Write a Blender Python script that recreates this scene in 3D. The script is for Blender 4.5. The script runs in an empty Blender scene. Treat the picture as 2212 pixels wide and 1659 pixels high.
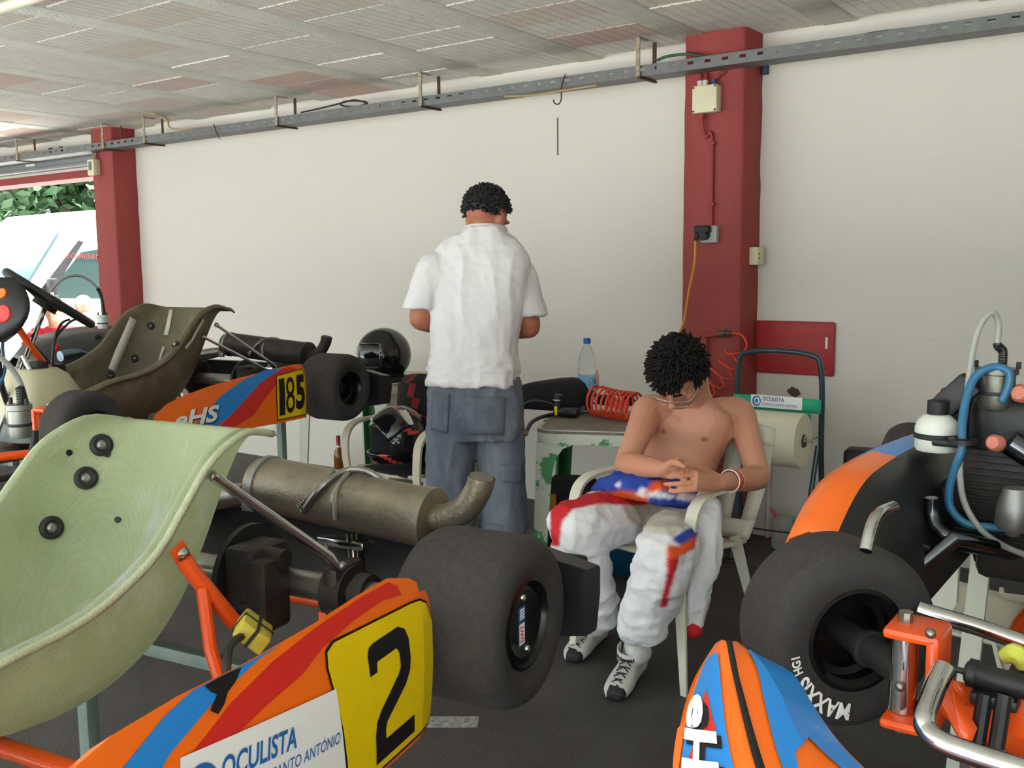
import bpy, bmesh, math, random
import numpy as np
from mathutils import Vector, Matrix
from mathutils.bvhtree import BVHTree
random.seed(7); rng = np.random.default_rng(7)
scene = bpy.context.scene
COL = scene.collection
PI = math.pi
# ------------------------------------------------------------------ camera
CAM_H = 1.35; FPX = 2123.0; CX, CY = 1106.0, 829.5
_p, _r, _y = [math.radians(a) for a in (6.857, -0.517, 35.907)]
CF = np.array([-math.sin(_y)*math.cos(_p), math.cos(_y)*math.cos(_p), -math.sin(_p)])
CR = np.array([math.cos(_y), math.sin(_y), 0.0]); CU = np.cross(CR, CF)
CR, CU = math.cos(_r)*CR+math.sin(_r)*CU, -math.sin(_r)*CR+math.cos(_r)*CU
CP = np.array([0, 0, CAM_H])
cd = bpy.data.cameras.new('camera'); cam = bpy.data.objects.new('camera', cd); COL.objects.link(cam)
cd.sensor_width = 36; cd.lens = FPX/2212*36; cd.clip_start = 0.05
M4 = Matrix.Identity(4)
for i in range(3):
    M4[i][0] = CR[i]; M4[i][1] = CU[i]; M4[i][2] = -CF[i]; M4[i][3] = CP[i]
cam.matrix_world = M4
scene.camera = cam
# ------------------------------------------------------------------ sky, sun, exposure
W_ = bpy.data.worlds.new('world'); scene.world = W_; W_.use_nodes = True
_nt = W_.node_tree; _nt.nodes.clear()
_o = _nt.nodes.new('ShaderNodeOutputWorld'); _b = _nt.nodes.new('ShaderNodeBackground')
_b.inputs[0].default_value = (0.88, 0.97, 1.0, 1); _b.inputs[1].default_value = 1.55
_nt.links.new(_b.outputs[0], _o.inputs[0])
sd = bpy.data.lights.new('sun', 'SUN'); sd.energy = 25.0; sd.angle = math.radians(1.5); sd.color = (1, .985, .94)
sun = bpy.data.objects.new('sun', sd); COL.objects.link(sun)
sun.rotation_euler = Vector((-0.16, 0.14, -0.98)).to_track_quat('-Z', 'Y').to_euler()
vs = scene.view_settings
vs.view_transform = 'Standard'; vs.look = 'None'; vs.gamma = 1; vs.use_curve_mapping = False
vs.exposure = 0.92

# ------------------------------------------------------------------ helpers
def at(px, py, **k):
    v = CF+CR*(px-CX)/FPX-CU*(py-CY)/FPX
    a, val = list(k.items())[0]
    if a == 'd': t = val
    else:
        i = 'XYZ'.index(a); t = (val-CP[i])/v[i]
    return CP+v*t

_mats = {}
def srgb(c):
    return tuple(((x/255)/12.92 if x/255 <= .04045 else ((x/255+.055)/1.055)**2.4) for x in c)
def mat(name, col, rough=.5, metal=0.0, var=None, bump=None, spec=.5, trans=0.0, coat=0.0, col2=None, stretch=None, objrand=None, emis=None, alpha=None, ior=1.45):
    """col in sRGB 0-255; var=(scale, amount) mottles towards col2 (or a darker col); bump=(scale, strength)"""
    if name in _mats: return _mats[name]
    m = bpy.data.materials.new(name); m.use_nodes = True; nt = m.node_tree; N = nt.nodes; L = nt.links
    b = N['Principled BSDF']; c = srgb(col)+(1,)
    b.inputs['Base Color'].default_value = c; b.inputs['Roughness'].default_value = rough; b.inputs['Metallic'].default_value = metal
    b.inputs['Specular IOR Level'].default_value = spec; b.inputs['IOR'].default_value = ior
    if trans: b.inputs['Transmission Weight'].default_value = trans
    if coat: b.inputs['Coat Weight'].default_value = coat; b.inputs['Coat Roughness'].default_value = .08
    if emis: b.inputs['Emission Color'].default_value = c; b.inputs['Emission Strength'].default_value = emis
    if alpha is not None: b.inputs['Alpha'].default_value = alpha
    tc = None
    def coords(sc=None):
        nonlocal tc
        if tc is None: tc = N.new('ShaderNodeTexCoord')
        if sc is None: return tc.outputs['Object']
        mp = N.new('ShaderNodeMapping'); L.new(tc.outputs['Object'], mp.inputs[0]); mp.inputs['Scale'].default_value = sc
        return mp.outputs[0]
    last = None
    if var:
        nz = N.new('ShaderNodeTexNoise'); nz.inputs['Scale'].default_value = var[0]; nz.inputs['Detail'].default_value = 8; nz.inputs['Roughness'].default_value = .65
        L.new(coords(stretch), nz.inputs['Vector'])
        rp = N.new('ShaderNodeValToRGB'); rp.color_ramp.elements[0].position = .35; rp.color_ramp.elements[1].position = .68
        L.new(nz.outputs['Fac'], rp.inputs[0])
        mx = N.new('ShaderNodeMix'); mx.data_type = 'RGBA'
        c2 = srgb(col2)+(1,) if col2 else tuple(x*.45 for x in c[:3])+(1,)
        mx.inputs[6].default_value = c; mx.inputs[7].default_value = c2
        ml = N.new('ShaderNodeMath'); ml.operation = 'MULTIPLY'; ml.inputs[1].default_value = var[1]
        L.new(rp.outputs[0], ml.inputs[0]); L.new(ml.outputs[0], mx.inputs[0]); last = mx.outputs[2]
    if objrand:
        oi = N.new('ShaderNodeObjectInfo'); mx = N.new('ShaderNodeMix'); mx.data_type = 'RGBA'
        pw = N.new('ShaderNodeMath'); pw.operation = 'POWER'; pw.inputs[1].default_value = objrand[1]
        L.new(oi.outputs['Random'], pw.inputs[0]); L.new(pw.outputs[0], mx.inputs[0])
        if last is not None: L.new(last, mx.inputs[6])
        else: mx.inputs[6].default_value = c
        mx.inputs[7].default_value = srgb(objrand[0])+(1,); last = mx.outputs[2]
    if last is not None: L.new(last, b.inputs['Base Color'])
    if bump:
        nz = N.new('ShaderNodeTexNoise'); nz.inputs['Scale'].default_value = bump[0]; nz.inputs['Detail'].default_value = 6
        L.new(coords(), nz.inputs['Vector'])
        bp = N.new('ShaderNodeBump'); bp.inputs['Strength'].default_value = bump[1]; bp.inputs['Distance'].default_value = .01
        L.new(nz.outputs['Fac'], bp.inputs['Height']); L.new(bp.outputs[0], b.inputs['Normal'])
    _mats[name] = m
    return m

def catmull(pts, n=6, closed=False):
    P = [np.array(p, float) for p in pts]
    if len(P) < 3 or n <= 1: return P
    out = []; m = len(P)
    rngi = range(m if closed else m-1)
    for i in rngi:
        if closed: a, b, c, d = P[(i-1) % m], P[i], P[(i+1) % m], P[(i+2) % m]
        else: a, b, c, d = P[max(i-1, 0)], P[i], P[i+1], P[min(i+2, m-1)]
        for k in range(n):
            t = k/n
            out.append(.5*((2*b)+(-a+c)*t+(2*a-5*b+4*c-d)*t*t+(-a+3*b-3*c+d)*t**3))
    if not closed: out.append(P[-1])
    return out

class G:
    """collects geometry; one G becomes one mesh object"""
    def __init__(s): s.v = []; s.f = []; s.mi = []
    def add(s, V, Fc, mi=0, X=None):
        o = len(s.v)
        for p in V:
            if X is not None:
                q = X @ Vector(p); p = (q.x, q.y, q.z)
            s.v.append(tuple(float(a) for a in p))
        for fc in Fc: s.f.append(tuple(o+i for i in fc)); s.mi.append(mi)
        return s
    def box(s, c, d, bev=0, rot=None, mi=0, seg=2):
        bm = bmesh.new(); bmesh.ops.create_cube(bm, size=1)
        bmesh.ops.scale(bm, vec=d, verts=bm.verts)
        if bev: bmesh.ops.bevel(bm, geom=bm.edges[:], offset=min(bev, min(d)*.49), segments=seg, affect='EDGES', profile=.5)
        X = Matrix.Translation(Vector(c))
        if rot is not None: X = X @ (rot.to_4x4() if isinstance(rot, Matrix) else Matrix.Rotation(rot, 4, 'Z'))
        s.bm(bm, mi, X); return s
    def bm(s, bm, mi=0, X=None):
        bm.verts.index_update()
        V = [v.co[:] for v in bm.verts]; Fc = [[v.index for v in f.verts] for f in bm.faces]
        s.add(V, Fc, mi, X); bm.free()
    def tube(s, pts, r, n=10, smooth=0, caps=True, mi=0, closed=False, flat=None):
        P = catmull(pts, smooth, closed) if smooth else [np.array(p, float) for p in pts]
        m = len(P)
        if hasattr(r, '__len__'):
            xs = np.linspace(0, 1, len(r)); rr = np.interp(np.linspace(0, 1, m), xs, r)
        else: rr = [r]*m
        T = []
        for i in range(m):
            if closed: t = P[(i+1) % m]-P[(i-1) % m]
            else: t = P[min(i+1, m-1)]-P[max(i-1, 0)]
            T.append(t/(np.linalg.norm(t)+1e-12))
        ref = np.array([0, 0, 1.0]) if abs(T[0][2]) < .9 else np.array([1.0, 0, 0])
        nrm = np.cross(T[0], ref); nrm /= np.linalg.norm(nrm)
        V = []; Fc = []
        for i in range(m):
            nrm = nrm-T[i]*(nrm@T[i]); nrm /= (np.linalg.norm(nrm)+1e-12); bn = np.cross(T[i], nrm)
            for k in range(n):
                a = 2*PI*k/n
                fl = flat if flat else 1.0
                V.append(P[i]+rr[i]*(math.cos(a)*nrm+fl*math.sin(a)*bn))
        for i in range(m if closed else m-1):
            j = (i+1) % m
            for k in range(n): Fc.append((i*n+k, i*n+(k+1) % n, j*n+(k+1) % n, j*n+k))
        if caps and not closed:
            Fc.append(tuple(range(n-1, -1, -1))); Fc.append(tuple((m-1)*n+k for k in range(n)))
        s.add(V, Fc, mi); return s
    def lathe(s, prof, n=24, X=None, mi=0, mis=None, closed=False):
        """prof: (r, z) points turned about local z; X places it"""
        m = len(prof); V = []; Fc = []
        for r, z in prof:
            for k in range(n): V.append((r*math.cos(2*PI*k/n), r*math.sin(2*PI*k/n), z))
        o = len(s.v); s.add(V, [], mi, X)
        for i in range(m if closed else m-1):
            j = (i+1) % m
            for k in range(n):
                s.f.append((o+i*n+k, o+i*n+(k+1) % n, o+j*n+(k+1) % n, o+j*n+k)); s.mi.append(mis[i] if mis else mi)
        if not closed:
            if prof[0][0] > 1e-4: s.f.append(tuple(o+k for k in range(n-1, -1, -1))); s.mi.append(mis[0] if mis else mi)
            if prof[-1][0] > 1e-4: s.f.append(tuple(o+(m-1)*n+k for k in range(n))); s.mi.append(mis[-1] if mis else mi)
        return s
    def cyl(s, a, b, r, n=16, r2=None, mi=0):
        return s.tube([a, b], [r, r if r2 is None else r2], n=n, mi=mi)
    def prism(s, poly, z0, z1, X=None, mi=0):
        n = len(poly); V = [(p[0], p[1], z0) for p in poly]+[(p[0], p[1], z1) for p in poly]
        Fc = [tuple(range(n-1, -1, -1)), tuple(range(n, 2*n))]+[(i, (i+1) % n, n+(i+1) % n, n+i) for i in range(n)]
        return s.add(V, Fc, mi, X)
    def ball(s, c, r, n=16, mi=0, rot=None):
        r = (r, r, r) if not hasattr(r, '__len__') else r
        X = Matrix.Translation(Vector(c))
        if rot is not None: X = X @ rot.to_4x4()
        X = X @ Matrix.Diagonal((*r, 1))
        m = max(6, n//2)
        return s.lathe([(math.sin(PI*i/m), -math.cos(PI*i/m)) for i in range(m+1)], n=n, X=X, mi=mi)
    def grid(s, rows, mi=0, closeu=False, mif=None):
        m = len(rows); n = len(rows[0]); V = [p for r in rows for p in r]; o = len(s.v); s.add(V, [], mi)
        for i in range(m-1):
            for k in range(n if closeu else n-1):
                s.f.append((o+i*n+k, o+i*n+(k+1) % n, o+(i+1)*n+(k+1) % n, o+(i+1)*n+k)); s.mi.append(mif(i, k) if mif else mi)
        return s

def link(name, me, parent=None, mats=None):
    o = bpy.data.objects.new(name, me); COL.objects.link(o)
    if parent is not None: o.parent = parent
    return o
def tag(o, label=None, cat=None, group=None, kind=None):
    if label: o['label'] = label
    if cat: o['category'] = cat
    if group: o['group'] = group
    if kind: o['kind'] = kind
    return o
def islands(g):
    par = list(range(len(g.v)))
    def fd(a):
        while par[a] != a: par[a] = par[par[a]]; a = par[a]
        return a
    for f in g.f:
        for b in f[1:]:
            x, y = fd(f[0]), fd(b)
            if x != y: par[x] = y
    out = {}
    for f, m in zip(g.f, g.mi):
        k = fd(f[0]); q = out.setdefault(k, (G(), {})); h, mp = q
        for i in f:
            if i not in mp: mp[i] = len(h.v); h.v.append(g.v[i])
        h.f.append(tuple(mp[i] for i in f)); h.mi.append(m)
    return [q[0] for q in out.values()]
def parts(name, g, mats, parent=None, **k):
    """one object for each loose piece of g"""
    return [part(name, h, mats, parent, **k) for h in islands(g)]
def part(name, g, mats, parent=None, smooth=35, solid=None, sub=0, label=None, recalc=True, voxel=None, smit=0):
    me = bpy.data.meshes.new(name)
    me.from_pydata(g.v, [], g.f)
    if not isinstance(mats, (list, tuple)): mats = [mats]
    for m in mats: me.materials.append(m)
    if len(mats) > 1: me.polygons.foreach_set('material_index', g.mi)
    if recalc:
        bm = bmesh.new(); bm.from_mesh(me); bmesh.ops.recalc_face_normals(bm, faces=bm.faces[:]); bm.to_mesh(me); bm.free()
    o = link(name, me, parent)
    if voxel:
        bake(o, voxel, smit); me = o.data
    if smooth:
        me.shade_smooth()
        if smooth < 180: me.set_sharp_from_angle(angle=math.radians(smooth))
    if solid:
        md = o.modifiers.new('solid', 'SOLIDIFY'); md.thickness = solid; md.offset = 0
    if sub:
        md = o.modifiers.new('sub', 'SUBSURF'); md.levels = sub; md.render_levels = sub
    if label: o['label'] = label
    return o
def bake(o, voxel, smit=0):
    """fuse overlapping volumes of one mesh into one continuous skin"""
    md = o.modifiers.new('r', 'REMESH'); md.mode = 'VOXEL'; md.voxel_size = voxel
    if smit:
        sm = o.modifiers.new('s', 'SMOOTH'); sm.iterations = smit; sm.factor = .5
    dg = bpy.context.evaluated_depsgraph_get(); old = o.data
    me = bpy.data.meshes.new_from_object(o.evaluated_get(dg)); o.modifiers.clear(); o.data = me
    if not me.materials:
        for m in old.materials: me.materials.append(m)
    bpy.data.meshes.remove(old)
def thing(name, label, cat, loc=(0, 0, 0), rotz=0, group=None):
    o = bpy.data.objects.new(name, None); COL.objects.link(o); o.empty_display_size = .05
    o.location = tuple(float(a) for a in loc); o.rotation_euler = (0, 0, rotz)
    return tag(o, label, cat, group)
def struct(name, g, mats, **k):
    o = part(name, g, mats, **k); o['kind'] = 'structure'; return o
def copy_tree(o, parent=None):
    c = o.copy(); COL.objects.link(c); c.parent = parent
    for ch in list(o.children): copy_tree(ch, c)
    return c
def frame(z, x=None, loc=(0, 0, 0)):
    """matrix whose local z is z (and local x close to x)"""
    z = Vector(z).normalized(); x = Vector(x) if x is not None else (Vector((0, 0, 1)) if abs(z.z) < .9 else Vector((1, 0, 0)))
    x = (x-z*x.dot(z)).normalized(); y = z.cross(x)
    m = Matrix.Identity(4)
    for i in range(3): m[i][0] = x[i]; m[i][1] = y[i]; m[i][2] = z[i]; m[i][3] = loc[i]
    return m
def text2d(s, size=1.0, bold=0.0, shear=0.0, sx=1.0, spacing=1.0):
    cu = bpy.data.curves.new('t', 'FONT'); cu.body = s; cu.size = size; cu.offset = bold; cu.shear = shear; cu.resolution_u = 3; cu.space_character = spacing
    ob = bpy.data.objects.new('t', cu); COL.objects.link(ob)
    dg = bpy.context.evaluated_depsgraph_get(); me = bpy.data.meshes.new_from_object(ob.evaluated_get(dg))
    V = np.array([v.co[:2] for v in me.vertices]) if len(me.vertices) else np.zeros((0, 2)); Fc = [tuple(p.vertices) for p in me.polygons]
    bpy.data.objects.remove(ob); bpy.data.curves.remove(cu); bpy.data.meshes.remove(me)
    if len(V): V[:, 0] = (V[:, 0]-V[:, 0].min())*sx
    return V, Fc
def fit2d(V, x0, y0, w, h):
    """scale 2-d points into the box x0,y0,w,h"""
    mn = V.min(0); mx = V.max(0); return (V-mn)/(mx-mn)*np.array([w, h])+np.array([x0, y0])
def decal(name, V2, F2, S, m, parent, eps=.0008, cell=None, label=None):
    """flat print laid on the surface S(u,v): mesh in (u,v), cut to cells so that it follows the curve"""
    bm = bmesh.new(); vs_ = [bm.verts.new((float(p[0]), float(p[1]), 0)) for p in V2]
    for fc in F2:
        try: bm.faces.new([vs_[i] for i in fc])
        except ValueError: pass
    if cell:
        for ax in (0, 1):
            lo = min(p[ax] for p in V2); hi = max(p[ax] for p in V2)
            k = math.ceil(lo/cell)
            while k*cell < hi:
                co = [0, 0, 0]; no = [0, 0, 0]; co[ax] = k*cell; no[ax] = 1
                bmesh.ops.bisect_plane(bm, geom=bm.verts[:]+bm.edges[:]+bm.faces[:], plane_co=co, plane_no=no); k += 1
    bmesh.ops.triangulate(bm, faces=bm.faces[:])
    h = 1e-3
    for v in bm.verts:
        u, w = v.co.x, v.co.y
        p = np.array(S(u, w)); du = np.array(S(u+h, w))-np.array(S(u-h, w)); dv = np.array(S(u, w+h))-np.array(S(u, w-h))
        n = np.cross(du, dv); n /= (np.linalg.norm(n)+1e-12)*getattr(S, 'side', 1); v.co = Vector(p+n*eps)
    me = bpy.data.meshes.new(name); bm.to_mesh(me); bm.free(); me.materials.append(m)
    o = link(name, me, parent)
    if label: o['label'] = label
    return o
def poly(pts): return np.array(pts, float), [tuple(range(len(pts)))]
_bvh = {}
def hit(objs, px, py):
    """where the sight line of a measured image point meets real surfaces: used to measure where bolts and marks sit"""
    if not all(o.name in _bvh for o in objs): bpy.context.view_layer.update()
    v = Vector(CF+CR*(px-CX)/FPX-CU*(py-CY)/FPX).normalized(); best = None
    for o in objs:
        X = o.matrix_world; inv = X.inverted(); t = _bvh.get(o.name)
        if t is None: t = _bvh[o.name] = BVHTree.FromPolygons([q.co for q in o.data.vertices], [p.vertices for p in o.data.polygons])
        a = inv @ Vector(CP); d = (inv.to_3x3() @ v).normalized(); r = t.ray_cast(a, d)
        if r[0] is not None:
            w = X @ r[0]; n = (X.to_3x3() @ r[1]).normalized(); dd = (w-Vector(CP)).length
            if best is None or dd < best[2]: best = (w, n if n.dot(v) < 0 else -n, dd)
    return best
# ------------------------------------------------------------------ room shell
WY = 4.605; HC = 2.427
def wallmat():
    m = mat('white_wall', (218, 213, 204), rough=.75, var=(1.4, .22), col2=(205, 200, 191), bump=(60, .12))
    nt = m.node_tree; N = nt.nodes; L = nt.links; b = N['Principled BSDF']
    tc = N.new('ShaderNodeTexCoord'); mp = N.new('ShaderNodeMapping'); mp.inputs['Rotation'].default_value = (PI/2, 0, 0)
    L.new(tc.outputs['Object'], mp.inputs[0])
    br = N.new('ShaderNodeTexBrick'); br.inputs['Scale'].default_value = 1.0; br.inputs['Brick Width'].default_value = .5; br.inputs['Row Height'].default_value = .2
    br.inputs['Mortar Size'].default_value = .006; br.inputs['Mortar Smooth'].default_value = .6
    br.inputs['Color1'].default_value = (1, 1, 1, 1); br.inputs['Color2'].default_value = (.94, .94, .94, 1); br.inputs['Mortar'].default_value = (.3, .3, .3, 1)
    L.new(mp.outputs[0], br.inputs['Vector'])
    nz = N.new('ShaderNodeTexNoise'); nz.inputs['Scale'].default_value = 30; nz.inputs['Detail'].default_value = 8; L.new(tc.outputs['Object'], nz.inputs['Vector'])
    ad = N.new('ShaderNodeMath'); ad.operation = 'MULTIPLY_ADD'; ad.inputs[1].default_value = .5; L.new(nz.outputs['Fac'], ad.inputs[0]); L.new(br.outputs['Color'], ad.inputs[2])
    bp = N.new('ShaderNodeBump'); bp.inputs['Strength'].default_value = .12; bp.inputs['Distance'].default_value = .012
    L.new(ad.outputs[0], bp.inputs['Height']); L.new(bp.outputs[0], b.inputs['Normal'])
    return m
m_wall = wallmat()
m_red = mat('red_paint', (150, 58, 55), rough=.6, var=(5, .35), col2=(130, 48, 46), bump=(40, .35))
m_redpanel = mat('red_panel_paint', (168, 44, 46), rough=.5, var=(9, .4), col2=(140, 36, 40), bump=(60, .2))
m_floor = mat('oily_concrete', (76, 72, 70), rough=.62, var=(2.2, .75), col2=(44, 41, 40), bump=(90, .35))
m_ceil = mat('ceiling_render', (232, 233, 224), rough=.9, var=(14, .5), col2=(208, 207, 198), bump=(70, .6))
m_block = mat('clay_block', (230, 230, 222), rough=.9, var=(10, .55), col2=(206, 198, 190), bump=(90, .4), objrand=((206, 178, 168), 3.0))
m_grey = mat('galvanised', (118, 120, 120), rough=.5, metal=.35, var=(18, .5), bump=(120, .1))
m_shut = mat('shutter_grey', (120, 122, 124), rough=.5, metal=.3)

g = G(); g.box((-5, 1.3, -.05), (15.5, 6.8, .1)); struct('floor', g, m_floor)
g = G(); g.box((-5, 9, -.16), (60, 40, .1)); ground = struct('floor', g, mat('sunlit_asphalt', (190, 192, 188), rough=.9, var=(1.2, .4), bump=(60, .3)))
# paint fleck and strip on the floor
g = G(); g.box((*at(975, 1560, Z=0)[:2], .0), (.16, .07, .003), rot=.6)
struct('trim_floor_mark', g, mat('worn_white_paint', (176, 176, 170), rough=.8, var=(60, .9), col2=(70, 68, 66)))
# walls
g = G(); g.box(((-7.0+2.2)/2, WY+.1, HC/2+.06), (9.2, .2, HC+.12)); struct('wall_back', g, m_wall)
g = G(); g.box((-9.75, WY+.1, (2.16+HC+.12)/2), (5.5, .2, HC+.12-2.16)); struct('wall_lintel', g, m_wall)
g = G(); g.box((-9.75, WY+.1, 2.13), (5.5, .22, .06)); struct('trim_1', g, m_red)
g = G(); g.box((-12.6, 1.5, HC/2+.06), (.2, 6.2, HC+.12)); struct('wall_left', g, m_wall)
g = G(); g.box((2.3, 1.5, HC/2+.06), (.2, 6.2, HC+.12)); struct('wall_right', g, m_wall)
# ceiling: slab, plastered joists, ribbed clay blocks between them
g = G(); g.box((-5, 1.55, HC+.13), (15.5, 6.3, .2)); g.box((-5, -.15, HC+.015), (15.5, 2.9, .03))
ceil = struct('ceiling', g, m_ceil)
X0 = -1.56; SP = .655; JW = .15
for i in range(-2, 14):
    x = X0-i*SP
    if x < -10.4: break
    g = G(); g.box((x+JW/2, 2.95, HC+.013), (JW, 3.3, .034), bev=.004); part('joist', g, m_ceil, ceil)
def block_mesh():
    w = SP-JW-.012; l = .246; n = 9; prof = []
    for k in range(n):
        a = -w/2+w*k/n; b = -w/2+w*(k+1)/n; e = .006
        prof += [(a+e*.6, .003), (a+e, 0), (b-e, 0), (b-e*.6, .003)]
    V = [(p[0], -l/2, p[1]) for p in prof]+[(p[0], l/2, p[1]) for p in prof]; m = len(prof)
    V += [(-w/2, -l/2, .03), (w/2, -l/2, .03), (-w/2, l/2, .03), (w/2, l/2, .03)]
    Fc = [(i, i+1, m+i+1, m+i) for i in range(m-1)]+[(2*m, 0, m, 2*m+2), (m-1, 2*m+1, 2*m+3, 2*m-1)]
    Fc += [tuple([2*m]+list(range(m))+[2*m+1]), tuple([2*m+2]+list(range(m, 2*m))+[2*m+3])]
    g = G(); g.add(V, Fc); return g
o = part('ceiling_block', block_mesh(), m_block, ceil, smooth=0); bme = o.data; first = True
for i in range(-1, 13):
    xc = X0-i*SP-(SP-JW)/2
    for j in range(12):
        y = 4.605-.125-.25*j-(.06 if i % 2 else 0)
        if j and y < 1.4: continue
        if y > 4.49: y = 4.48
        if first: b = o; first = False
        else: b = bpy.data.objects.new('ceiling_block', bme); COL.objects.link(b); b.parent = ceil
        b.location = (xc, y, HC+random.uniform(-.003, .004)); b.rotation_euler = (random.uniform(-.006, .006), random.uniform(-.004, .004), random.uniform(-.006, .006))
# pillars
PR = (-2.158, -1.852, WY-.2); PL = (-7.205, -6.925, WY-.2)
def wobbly_pillar(x0, x1, y0, label):
    g = G(); rows = []
    for k in range(28):
        z = HC*k/27; e = lambda s: random.uniform(-s, s)
        rows.append([(x0+e(.002), WY+.02, z), (x0+e(.002), y0+.012, z), (x0+.012, y0+e(.001), z), (x1-.012, y0+e(.001), z), (x1+e(.001), y0+.012, z), (x1+.004+e(.004), WY-.004, z), (x1+.004, WY+.02, z)])
    g.grid(rows, closeu=True); g.add([rows[-1][i] for i in range(7)], [tuple(range(7))])
    o = part('pillar', g, m_red, smooth=50); return tag(o, label, 'pillar')
pilR = wobbly_pillar(*PR, 'dark red painted pillar carrying the junction box and orange air hose')
pilL = wobbly_pillar(*PL, 'dark red painted pillar beside the open doorway to the parking area')
# roller shutter rail over the door
t = thing('roller_shutter', 'grey rolled-up shutter rail over the open doorway', 'shutter', (-7.25, WY-.06, 2.16))
g = G(); g.box((-2.6, -.01, .085), (5.2, .1, .13), bev=.01); rail = part('rail', g, m_shut, t)
for k in range(3): g = G(); g.box((-2.6, -.063, .045+.04*k), (5.2, .006, .006)); part('groove', g, m_grey, rail)
g = G(); g.box((-1.0, -.062, .07), (.14, .004, .02)); part('sticker', g, mat('label_white', (215, 212, 205), rough=.6), rail)
for x in (-.78, -.62): g = G(); g.box((x, .0, .175), (.03, .02, .05)); g.box((x, 0, .152), (.09, .03, .01)); part('bolt', g, mat('dark_steel', (62, 62, 62), rough=.45, metal=.7), t)
# red access panel and its white latch, knocked-out hole in the wall
t = thing('access_panel', 'flat red painted access panel on the white wall beside the pillar', 'panel', (-1.62, WY-.014, .98))
def on_wall(px, py, y=WY): return at(px, py, Y=y)
c = [on_wall(*q) for q in ((1636, 690), (1806, 697), (1804, 815), (1633, 802))]
ctr = sum(c)/4; g = G(); w = ((c[1]-c[0])[0]+(c[2]-c[3])[0])/2; h = ((c[0]-c[3])[2]+(c[1]-c[2])[2])/2
t.location = (ctr[0], WY-.012, ctr[2]); g.box((0, 0, 0), (w, .024, h), bev=.01); pn = part('sheet', g, m_redpanel, t)
g = G(); g.box((w/2-.035, -.014, .03), (.012, .008, .055), bev=.002); part('latch', g, mat('label_white', (215, 212, 205)), t)
for sx, sz in ((-1, -1), (1, -1)): g = G(); g.ball((sx*(w/2-.03), -.012, sz*(h/2-.02)), .006, n=8); part('screw', g, m_grey, t)
p = on_wall(1715, 845); g = G(); g.prism([(-.035, 0), (-.01, .022), (.02, .012), (.035, -.01), (.01, -.03), (-.015, -.02)], 0, .004, X=frame((0, -1, 0), (1, 0, 0), (p[0], WY-.001, p[2])))
struct('trim_wall_chip', g, mat('broken_brick', (88, 74, 66), rough=.9))
for (px, py, l) in ((1205, 295, .17),):
    p = on_wall(px, py); g = G(); g.box((p[0], WY-.001, p[2]), (.006, .004, .2)); struct('trim_wall_crack', g, mat('crack_dark', (90, 84, 78), rough=.9))
p = on_wall(1661, 1080); g = G(); g.cyl((p[0], WY-.012, 0), (p[0], WY-.012, .42), .012); struct('trim_white_pipe', g, m_wall)

# cable tray with slotted sides and its hangers
tray = thing('cable_tray', 'long galvanised slotted cable tray hung under the ceiling along the wall', 'cable tray', (0, 4.30, 2.245))
x0, x1 = -11.0, 2.0; tw, th = .125, .05
g = G(); g.box(((x0+x1)/2, .005+tw/2-.0025, .001), (x1-x0, tw, .002)); part('tray_floor', g, m_grey, tray)
for k, y in enumerate((0, tw)):
    g = G(); X_ = Matrix.Translation((0, y, 0))
    g.box(((x0+x1)/2, y, .012), (x1-x0, .0025, .024)); g.box(((x0+x1)/2, y, .045), (x1-x0, .0025, .014))
    n = int((x1-x0)/.085)
    for i in range(n): g.box((x0+.085*(i+.5), y, .031), (.055, .0025, .014))
    part('slotted_side', g, m_grey, tray)
m_hang = mat('chipped_cream_paint', (178, 168, 146), rough=.6, var=(60, .8), col2=(120, 84, 60))
m_rust = mat('rusty_steel', (92, 66, 52), rough=.7, metal=.4, var=(50, .7))
for xp in [at(px, 250, Y=4.3)[0] for px in (34, 222, 312, 600, 912, 1380)]:
    hg = G(); hg.box((xp, -.012, .09), (.02, .006, .185)); hg.box((xp, .03, .18), (.02, .1, .005)); h1 = part('hanger', hg, m_hang, tray)
    hg = G(); hg.box((xp+.01, tw+.012, .09), (.02, .006, .185)); hg.box((xp+.01, tw/2, -.006), (.018, tw+.05, .008)); part('hanger', hg, m_rust, tray)
# cables lying in the tray
def cable(pts, r, m, label, name='cable', cat='cable', sm=8, group=None):
    g = G(); g.tube(pts, r, n=7, smooth=sm); o = part(name, g, m, smooth=180); return tag(o, label, cat, group)
m_blk = mat('black_rubber', (30, 30, 32), rough=.55)
m_tan = mat('tan_cable', (178, 152, 108), rough=.6)
def tr(px, py, y=4.36): return at(px, py, Y=y)
cable([tr(650, 243), tr(700, 232), tr(740, 222), tr(765, 216), tr(790, 223), tr(770, 230), tr(738, 228), tr(745, 219), tr(785, 219), tr(792, 226), tr(760, 233), tr(735, 226)], .005, m_blk, 'bunch of black cable coiled on top of the cable tray')
cable([tr(815, 230), tr(835, 222), tr(880, 220), tr(960, 208), tr(1010, 200)], .004, m_blk, 'short black cable lying along the cable tray')
cable([tr(1090, 208, 4.27), tr(1150, 206, 4.27), tr(1220, 195, 4.27), tr(1290, 184, 4.27)], .005, m_tan, 'tan cable sagging below the cable tray')
cable([tr(0, 207, 4.0), tr(120, 216, 4.1), tr(230, 233, 4.15), tr(325, 245, 4.2), tr(360, 255, 4.3), tr(372, 278, 4.35), tr(450, 274), tr(470, 278)], .006, m_tan, 'tan cable running from the ceiling clip into the tray')
cable([tr(1420, 130), tr(1440, 122), tr(1480, 117), tr(1510, 121), tr(1530, 125)], .007, mat('green_wire', (40, 92, 62), rough=.5), 'green wire arched over the cable tray at the pillar')
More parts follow.
